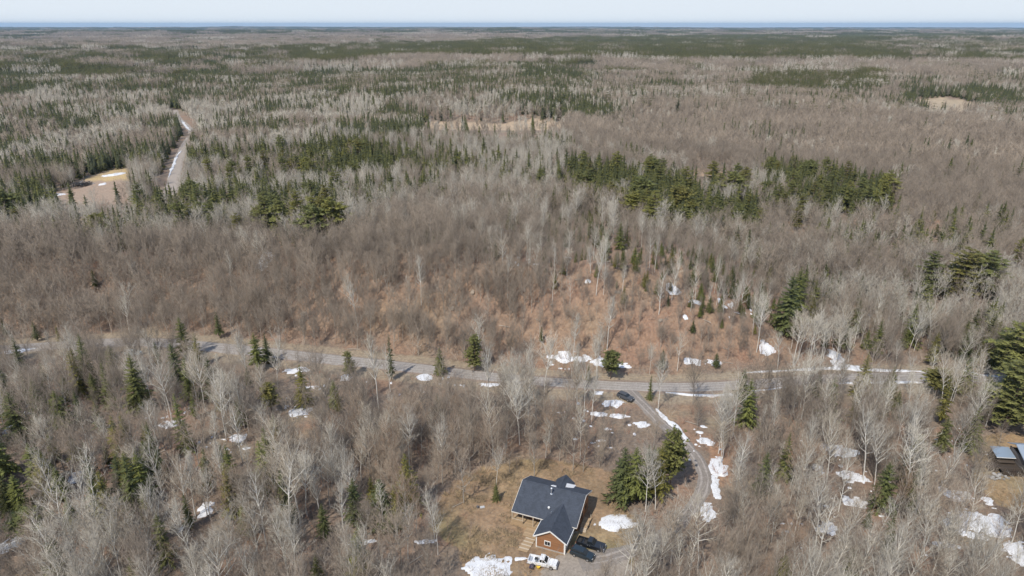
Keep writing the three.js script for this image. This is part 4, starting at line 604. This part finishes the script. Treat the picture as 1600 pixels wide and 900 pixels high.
function raise(kind, x, z, h, turn, v, wide, tint, label, group) {
  const [T, C] = near[kind][v % near[kind].length], t = thing(NOUN[kind][0], label, NOUN[kind][1], [x, land(x, z), z], turn, group), s = h / KIND[kind].h;
  t.scale.set(s * wide, s, s * wide); part('trunk', T, barkMat, t); part('crown', C, crownMats[kind][tint % 4], t); return t;
}
for (const [kind, px, py, top, label, v0, wide] of PICKED) {
  const [x, z] = at(px, py), y = land(x, z), f = project(x, y, z)[2]; let h = 5; for (let k = 0; k < 60; k++) { if (project(x, y + h, z)[1] <= top) break; h += .35; } void f;
  h = Math.min(h, 26); picked.push([kind, x, z, h]); { const w = kind === 'birch' || kind === 'maple' ? 6 : Math.max(5, (py - top) * .2); boxes.push([px - w, top, px + w, py - (py - top) * .08, Math.hypot(x, z), kind === 'spruce' || kind === 'pine' ? .84 : .7]); } raise(kind, x, z, h, seed() * 6.3, Math.floor(seed() * 7), wide ?? 1, Math.floor(seed() * 4), label);
}
// ---------------------------------------------------------------- the woods
const CLEAR = [[HOUSEVIEW, 1], [[[735, 850], [808, 850], [808, 905], [735, 905]], .8], [[[1012, 632], [1034, 640], [1086, 672], [1124, 706], [1138, 780], [1106, 800], [1076, 790], [1080, 720], [1040, 680], [1000, 640]], .96], [[[150, 524], [260, 522], [520, 548], [620, 562], [800, 584], [800, 602], [620, 584], [520, 572], [230, 552], [150, 545]], .78], [[[0, 534], [60, 530], [60, 556], [0, 558]], .7], [[[440, 560], [520, 565], [520, 612], [440, 604]], .6], [[[640, 755], [735, 745], [735, 850], [640, 830]], .5], [[[860, 580], [1130, 588], [1130, 624], [860, 628]], .78], [[[1300, 575], [1460, 575], [1460, 605], [1300, 605]], .55], [[[1545, 690], [1640, 690], [1640, 775], [1545, 775]], .97], [[[920, 800], [1000, 800], [1000, 840], [920, 840]], .8], [[[955, 700], [1075, 668], [1075, 790], [955, 790]], .8], [[[740, 730], [1000, 730], [1000, 800], [740, 800]], .5], [[[1490, 760], [1600, 760], [1600, 850], [1490, 850]], .5]];
const FARCLEAR = [CLEARING, SANDPIT, PIT_R, MARSH], cand = [];
{
  const r = rng(99);
  const scatter = (step, r0, r1) => {
    for (let z = -r1; z < -50; z += step) for (let x = -r1 * .9; x < r1 * .9; x += step) {
      const X = x + (r() - .5) * step * .95, Z = z + (r() - .5) * step * .95, d = Math.hypot(X, Z); if (d < r0 || d >= r1) { continue; }
      const y = land(X, Z), [px, py, f] = project(X, y, Z); if (f < 5 || px < -70 || px > 1670 || py > 1015) continue;
      const kind = kindAt(X, y, Z, r); const a = r(), b = r(), c = r(), e = r(); if (!kind || openGround(X, Z, (kind === 'spruce' ? 1.2 : .6) + (py > 600 ? 0 : 0))) continue;
      const hill = Z < roadZs(X) - 7 && d < 300 && X < 100;
      let h = kind === 'maple' ? (hill ? (X > 12 ? 3.5 + 5 * a : 6.5 + 5.5 * a) : 5 + 9.5 * a) : kind === 'birch' ? 8 + 9 * a : kind === 'spruce' ? (hill ? 3 + 4 * a : d > 330 ? 10 + 9 * a : 7 + 9 * a) : 12 + 9 * a;
      if (d > 330 && kind === 'maple') h = 9 + 4.5 * a; if (d > 215 && kind === 'birch') h = 7 + 6 * a;
      if (d > 300) { let skip = false; for (const q of [.95, .7, .45, .2]) { const [ux, uy] = project(X, y + h * q, Z); for (const p of FARCLEAR) if (b < (p === MARSH ? .7 : p === CLEARING ? .95 : .87) && inPoly(p, ux + (noise(X / 7, Z / 7) - .5) * 14, uy + (noise(X / 8 + 40, Z / 8) - .5) * 7)) skip = true; } if (skip) continue; }
      if (d < 420) { let skip = false; for (const q of [.97, .84, .7, .56, .42, .28, .14]) { const [ux, uy] = project(X, y + h * q, Z); for (const [p, s] of CLEAR) if (inPoly(p, ux, uy) && b < s) skip = true; for (const [x0, y0, x1, y1, dd, s] of boxes) if (b < s && d < dd - 1 && uy > y0 && uy < y1 && ux > x0 - (q > .3 ? 7 : 1) && ux < x1 + (q > .3 ? 7 : 1)) skip = true; if (py > 600 && kind !== 'maple' && kind !== 'birch' && inPoly(CLEAR[0][0], ux - 14, uy)) skip = true; } if (skip) continue; }
      { const q = (X + 4) * -.53 + (Z + 101) * .85, w = Math.abs((X + 4) * .85 + (Z + 101) * .53); if (q > 0 && q < 13 && w < 5) continue; } // the open side of the lawn snow
      if (picked.some(([k, tx, tz]) => (k === 'spruce' || k === 'pine' ? 2.4 : 1.8) > Math.hypot(tx - X, tz - Z))) continue;
      cand.push({ kind, x: X, z: Z, y, h, px, py, d, turn: c * 6.3, v: Math.floor(e * 97), tint: Math.floor(a * 71), seen: px > -5 && px < 1605 && py < 900 });
    }
  };
  scatter(2.9, 60, 330); scatter(4.4, 330, 700); scatter(5.2, 700, 1500);
}
cand.sort((a, b) => a.d - b.d);
const TONE = { maple: ['brownish', 'greyish', 'tawny', 'reddish'], birch: ['pale', 'greyish', 'bright', 'cream'], spruce: ['green', 'dark', 'yellowish', 'bright'], pine: ['green', 'dark', 'yellowish', 'olive'] };
const WORD = { maple: 'bare maple', birch: 'bare birch', spruce: 'spruce', pine: 'pine' }, PLURAL = { maple: 'bare maples', birch: 'bare birches', spruce: 'spruces', pine: 'pines' }, count = {};
for (const k of Object.keys(KIND)) count[k] = picked.filter((p) => p[0] === k).length;
const mass = { maple: [[], [], []], birch: [[], [], []], spruce: [[], [], []], pine: [[], [], []] };
const single = [], sameLabel = {};
for (const c of cand) {
  if (c.seen && count[c.kind] < 296 && c.d < 600) {
    count[c.kind]++;
    let best = null, bd = 1e9; for (const l of LANDMARKS) { const q = Math.hypot(l[0] - c.px, (l[1] - c.py) * 1.3); if (q < bd) { bd = q; best = l; } }
    const dx = c.px - best[0], dy = c.py - best[1], lr = dx < 0 ? 'left of' : 'right of', fb = dy < 0 ? 'beyond' : 'in front of', size = c.h > 14 ? 'tall' : c.h > 10 ? 'middling' : 'short';
    const where = Math.abs(dx) > Math.abs(dy) * 2 ? lr : Math.abs(dy) > Math.abs(dx) * 2 ? fb : `${fb} and ${lr}`;
    c.label = `${size} ${TONE[c.kind][c.tint % 4]} ${WORD[c.kind]} ${bd > 60 ? 'well ' : ''}${where} ${best[2]}`; c.group = `${PLURAL[c.kind]} in the woods around ${best[2]}`;
    (sameLabel[c.label] ??= []).push(c); single.push(c);
  } else mass[c.kind][c.d < 250 ? 0 : c.d < 560 ? 1 : 2].push(c);
}
const PLACE = { 2: ['leftmost', 'rightmost'], 3: ['leftmost', 'central', 'rightmost'] }, ORDINAL = ['first', 'second', 'third', 'fourth', 'fifth', 'sixth', 'seventh', 'eighth', 'ninth'];
for (const list of Object.values(sameLabel)) { list.sort((a, b) => a.px - b.px); if (list.length > 1 && list.length < 10) list.forEach((c, k) => { const w = c.label.split(' '); c.label = PLACE[list.length] ? `${PLACE[list.length][k]} ${c.label}` : `${ORDINAL[k]} ${c.label} from the west`; if (c.label.split(' ').length > 16) c.label = w.join(' '); }); }
for (const c of single) if (c.label.split(' ').length > 16) c.label = c.label.replace(' well ', ' ').replace(/middling |leftmost |rightmost |central /, '');
for (const c of single) { raise(c.kind, c.x, c.z, c.h, c.turn, c.v, .9 + (c.v % 5) * .07, c.tint, c.label, c.group); }
function whole(kind, lod, v) { const r = rng(5000 + lod * 100 + v * 13 + kind.length), o = { ...KIND[kind] }; if (o.spread) { o.spread *= (.85 + .35 * r()) * (kind === 'birch' ? 1.3 : 1.05); if (kind === 'birch') o.girth *= .8; } else o.wide *= .9 + .35 * r(); const [T, C] = o.make(r, o, lod), B = new Build(); B.add(T, [0, 0, 0]).add(C, [0, 0, 0]); return B; }
const TINT = { maple: (q) => [.60 + .74 * q, .59 + .73 * q, .59 + .72 * q], birch: (q) => [.72 + .54 * q, .71 + .54 * q, .69 + .54 * q], spruce: (q) => [.5 + .85 * q, .56 + .7 * q, .6 + .35 * q], pine: (q) => [.55 + .55 * q, .6 + .45 * q, .62 + .35 * q] };
const MASS = { maple: ['maple_wood', 'leafless brown grey maple wood covering the hills'], birch: ['birch_wood', 'pale leafless birch and aspen woods between the maples'], spruce: ['spruce_wood', 'dark spruce and fir woods in bands and groves'], pine: ['pine_wood', 'green pine woods along the far ridges'] };
const mat4 = new THREE.Matrix4(), quat = new THREE.Quaternion(), upAxis = new THREE.Vector3(0, 1, 0), tintColor = new THREE.Color();
function scatterMesh(name, geometry, material, list, parent, s0) {
  const m = new THREE.InstancedMesh(geometry, material, list.length); m.name = name; lit(m);
  list.forEach((c, k) => { quat.setFromAxisAngle(upAxis, c.turn); const s = c.h / s0, w = s * (.88 + (c.v % 7) * .05); mat4.compose(new THREE.Vector3(c.x, c.y, c.z), quat, new THREE.Vector3(w, s, w)); m.setMatrixAt(k, mat4); m.setColorAt(k, tintColor.setRGB(...c.rgb)); });
  m.userData.kind = 'stuff'; parent.add(m); return m;
}
function woods(name, label) { const g = new THREE.Group(); g.name = name; g.userData.kind = 'stuff'; g.userData.label = label; g.userData.category = 'wood'; scene.add(g); return g; }
for (const kind of Object.keys(KIND)) {
  const g = woods(...MASS[kind]);
  mass[kind].forEach((list, lod) => {
    const nv = lod ? 4 : near[kind].length; list.forEach((c) => { c.rgb = TINT[kind](hash(c.x * 7, c.z * 7) * .65 + .35 * fbm(c.x / 40, c.z / 40)); });
    for (let v = 0; v < nv; v++) { const sub = list.filter((c) => c.v % nv === v); if (!sub.length) continue; let geo; if (lod) geo = whole(kind, lod, v).geometry(); else geo = mergeGeometries(near[kind][v]); scatterMesh('tree', geo, kind === 'spruce' || kind === 'pine' ? leafMat : twigMat, sub, g, KIND[kind].h); }
  });
}
// ---------------------------------------------------------------- the forest beyond: patches of canopy out to the horizon
{
  const kinds = ['maple', 'birch', 'spruce', 'pine'], r = rng(61), sets = [[1500, 5200, 40, 42, 1, 27], [5200, 34000, 165, 60, 4, 100]];
  sets.forEach(([r0, r1, step, n, fat, rad], band) => {
    const g = woods(band ? 'horizon_forest' : 'distant_forest', band ? 'blue hazed forest along the horizon' : 'distant mixed forest of bare trees and conifers'), lists = {};
    for (const k of kinds) lists[k] = [[], []];
    for (let z = -r1; z < -r0 * .6; z += step) for (let x = -Math.abs(z) * .86 - step; x <= Math.abs(z) * .86 + step; x += step) {
      const X = x + (r() - .5) * step * .6, Z = z + (r() - .5) * step * .6, d = Math.hypot(X, Z); if (d < r0 || d > r1) continue;
      const y = land(X, Z), zn = pick(X, y, Z)[1], c = fbm(X / (90 * fat) + 11, Z / (60 * fat)), w = [zn[0], zn[1], zn[2] * Math.exp((c - .5) * 11), zn[3] * Math.exp((c - .5) * 9)]; let s = r() * (w[0] + w[1] + w[2] + w[3]), k = 0; for (; k < 3; k++) { s -= w[k]; if (s <= 0) break; }
      const q = r() * .5 + .5 * fbm(X / 160, Z / 160); lists[kinds[k]][r() < .5 ? 0 : 1].push({ x: X, y, z: Z, h: .9 + .25 * r(), turn: r() * 6.3, v: 2, rgb: TINT[kinds[k]](q) });
    }
    for (const k of kinds) for (let v = 0; v < 2; v++) {
      if (!lists[k][v].length) continue;
      const q = rng(700 + v + band * 10 + k.length), o = { ...KIND[k] }; if (o.spread) { o.spread *= band ? 2.2 : 1.1; o.farTwigs = 4; o.limbs = 8; o.twig *= band ? 5 : 1.8; } else o.wide *= band ? 2.4 : 1.1;
      const protos = [0, 1, 2].map(() => { const [T, C] = o.make(q, o, 2), B = new Build(); return B.add(T, [0, 0, 0]).add(C, [0, 0, 0]); }), P = new Build();
      for (let i = 0; i < n; i++) { const a = q() * 6.3, d = Math.sqrt(q()) * rad; P.add(protos[i % 3], [Math.cos(a) * d, -.5, Math.sin(a) * d], .75 + .5 * q(), q() * 6.3); }
      scatterMesh('canopy', P.geometry(), k === 'spruce' || k === 'pine' ? leafMat : twigMat, lists[k][v], g, 1);
    }
  });
}
// ---------------------------------------------------------------- undergrowth
{
  const g = woods('undergrowth', 'leafless brush and saplings between the trunks'), r = rng(17), lists = [[], [], [], []];
  for (let z = -330; z < -62; z += 2.5) for (let x = -300; x < 300; x += 2.5) {
    const X = x + (r() - .5) * 2.8, Z = z + (r() - .5) * 2.8, a = r(), b = r(), c = r(), y = land(X, Z), [px, py] = project(X, y, Z); if (px < -40 || px > 1640 || py > 960 || openGround(X, Z, .3)) continue;
    if (a > .62 + .5 * smooth(.35, .7, fbm(X / 9 + 3, Z / 9))) continue;
    lists[Math.floor(b * 4)].push({ x: X, y, z: Z, h: 1.1 + 3.6 * c * c + (Math.floor(b * 4) === 3 ? 1.2 : 0), turn: b * 60, v: Math.floor(c * 50), rgb: [.8 + .45 * c, .78 + .4 * c, .76 + .36 * c] });
  }
  for (const [poly, n, s] of [[CLEARING, 90, 1.4], [SANDPIT, 70, 2], [PIT_R, 50, 2.2], [MARSH, 40, 1.6]]) for (let k = 0; k < n; k++) { const i = Math.floor(r() * poly.length), a = poly[i], b = poly[(i + 1) % poly.length], t = r(), cx = poly.reduce((p, c) => p + c[0], 0) / poly.length, cy = poly.reduce((p, c) => p + c[1], 0) / poly.length, m = .55 + .5 * r(), [X, Z] = at(lerp(cx, lerp(a[0], b[0], t), m), lerp(cy, lerp(a[1], b[1], t), m)), q = r(); lists[Math.floor(q * 4)].push({ x: X, y: land(X, Z), z: Z, h: s * (.7 + 1.4 * r()), turn: q * 60, v: k, rgb: [.7 + .4 * q, .7 + .36 * q, .68 + .33 * q] }); }
  lists.forEach((list, v) => {
    const q = rng(300 + v), B = new Build(), tw = v === 1 ? [.34, .20, .14] : v === 2 ? [.36, .31, .26] : [.28, .22, .175];
    const stems = v === 3 ? 1 : 7; for (let s = 0; s < stems; s++) { const a = q() * 6.3, d = unit([Math.cos(a) * (stems > 1 ? .5 : .1), 1, Math.sin(a) * (stems > 1 ? .5 : .1)]), p = [Math.cos(a) * .15 * (stems > 1 ? 1 : 0), -.1, Math.sin(a) * .15], L = .65 + .4 * q(); B.cone(p, along(p, d, L), .012, 0, 3, jit(tw, q)); const m = stems > 1 ? 7 : 34; for (let k = 0; k < m; k++) { const t = .2 + .75 * q(), b = along(p, d, L * t), e = unit(aside(d, .5 + .5 * q(), q() * 6.3).map((w, i) => w + (i === 1 ? .2 : 0))); B.cone(b, along(b, e, .18 + .25 * q() * (1.1 - t)), .0055, 0, 3, jit(tw, q, .3)); } }
    scatterMesh('brush', B.geometry(), twigMat, list, g, 1);
  });
}
{
  const r = rng(53), logs = [], rocks = [];
  for (let k = 0; k < 4200; k++) { const x = (r() * 2 - 1) * 230, z = -70 - r() * 240, y = land(x, z), [px, py] = project(x, y, z), d = roadZs(x) - z - 7.5, a = r(), b = r(), c = r(); if (px < -30 || px > 1630 || py > 930 || openGround(x, z, .5)) continue;
    if (k % 6) { if (a < .3) logs.push({ x, y: y + .1, z, h: 1.5 + 3.2 * b * b, turn: c * 6.3, v: Math.floor(c * 90), rgb: [.5 + .5 * b, .5 + .48 * b, .5 + .45 * b] }); } else if (d > 3 && d < 60 && x < 90) rocks.push({ x, y: y - .1, z, h: .25 + .65 * b * b, turn: c * 6.3, v: Math.floor(c * 90), rgb: [.8 + .4 * a, .8 + .38 * a, .8 + .35 * a] }); }
  const B = new Build(); B.cone([-.5, 0, 0], [.5, .05, .03], .035, .02, 5, [.42, .38, .33]); B.cone([.1, 0, 0], [.3, .12, .16], .012, 0, 3, [.42, .38, .33]); B.cone([.2, 0, 0], [.42, .1, -.14], .012, 0, 3, [.42, .38, .33]);
  const lg = scatterMesh('fallen_trunk', B.geometry(), barkMat, logs, scene, 1); tag(lg, 'fallen trunks and branches lying on the leaf litter', 'fallen wood');
  const rg = new THREE.IcosahedronGeometry(1, 2), p = rg.attributes.position; for (let i = 0; i < p.count; i++) { const q = .7 + .55 * noise(p.getX(i) * 1.6 + 9, p.getZ(i) * 1.6 + p.getY(i) * 1.3); p.setXYZ(i, p.getX(i) * q * 1.4, p.getY(i) * q * .95, p.getZ(i) * q); } rg.computeVertexNormals();
  const rk = scatterMesh('rock_outcrop', rg, std([.42, .35, .28], .95, { map: gravelMap }), rocks, scene, 1); tag(rk, 'weathered rocks breaking through the brown slope', 'rock');
}
{ // dry grass on the lawn and the cabin yard
  const r = rng(88), list = [], B = new Build();
  for (let k = 0; k < 22; k++) { const a = r() * 6.3, d = Math.sqrt(r()) * .5, p = [Math.cos(a) * d, -.05, Math.sin(a) * d], e = unit([(r() - .5) * 1.4, .8, (r() - .5) * 1.4]); B.cone(p, along(p, e, .3 + .45 * r()), .05, 0, 3, jit([.30, .235, .15], r, .3)); }
  for (let k = 0; k < 9000; k++) { const left = k % 5 > 0, x = left ? -22 + r() * 52 : 105 + r() * 45, z = left ? -140 + r() * 60 : -150 + r() * 35, a = r(), b = r(), y = land(x, z), [px, py] = project(x, y, z); if (!(inPoly(YARD, px, py) || inPoly(YARD_R, px, py)) || inPoly([[795, 760], [935, 750], [985, 905], [830, 905]], px, py) || fbm(x / 4, z / 4) < .42 + .3 * a) continue; list.push({ x, y, z, h: .5 + 1.1 * b, turn: a * 6.3, v: Math.floor(a * 90), rgb: [.5 + .6 * b, .52 + .52 * b, .55 + .42 * b] }); }
  tag(scatterMesh('dry_grass', B.geometry(), twigMat, list, scene, 1), 'tufts of dry winter grass on the lawn and cabin yard', 'grass');
}
console.log('individuals', JSON.stringify(count), 'mass', Object.entries(mass).map(([k, l]) => k + ':' + l.map((q) => q.length)).join(' '));
renderer.render(scene, camera);
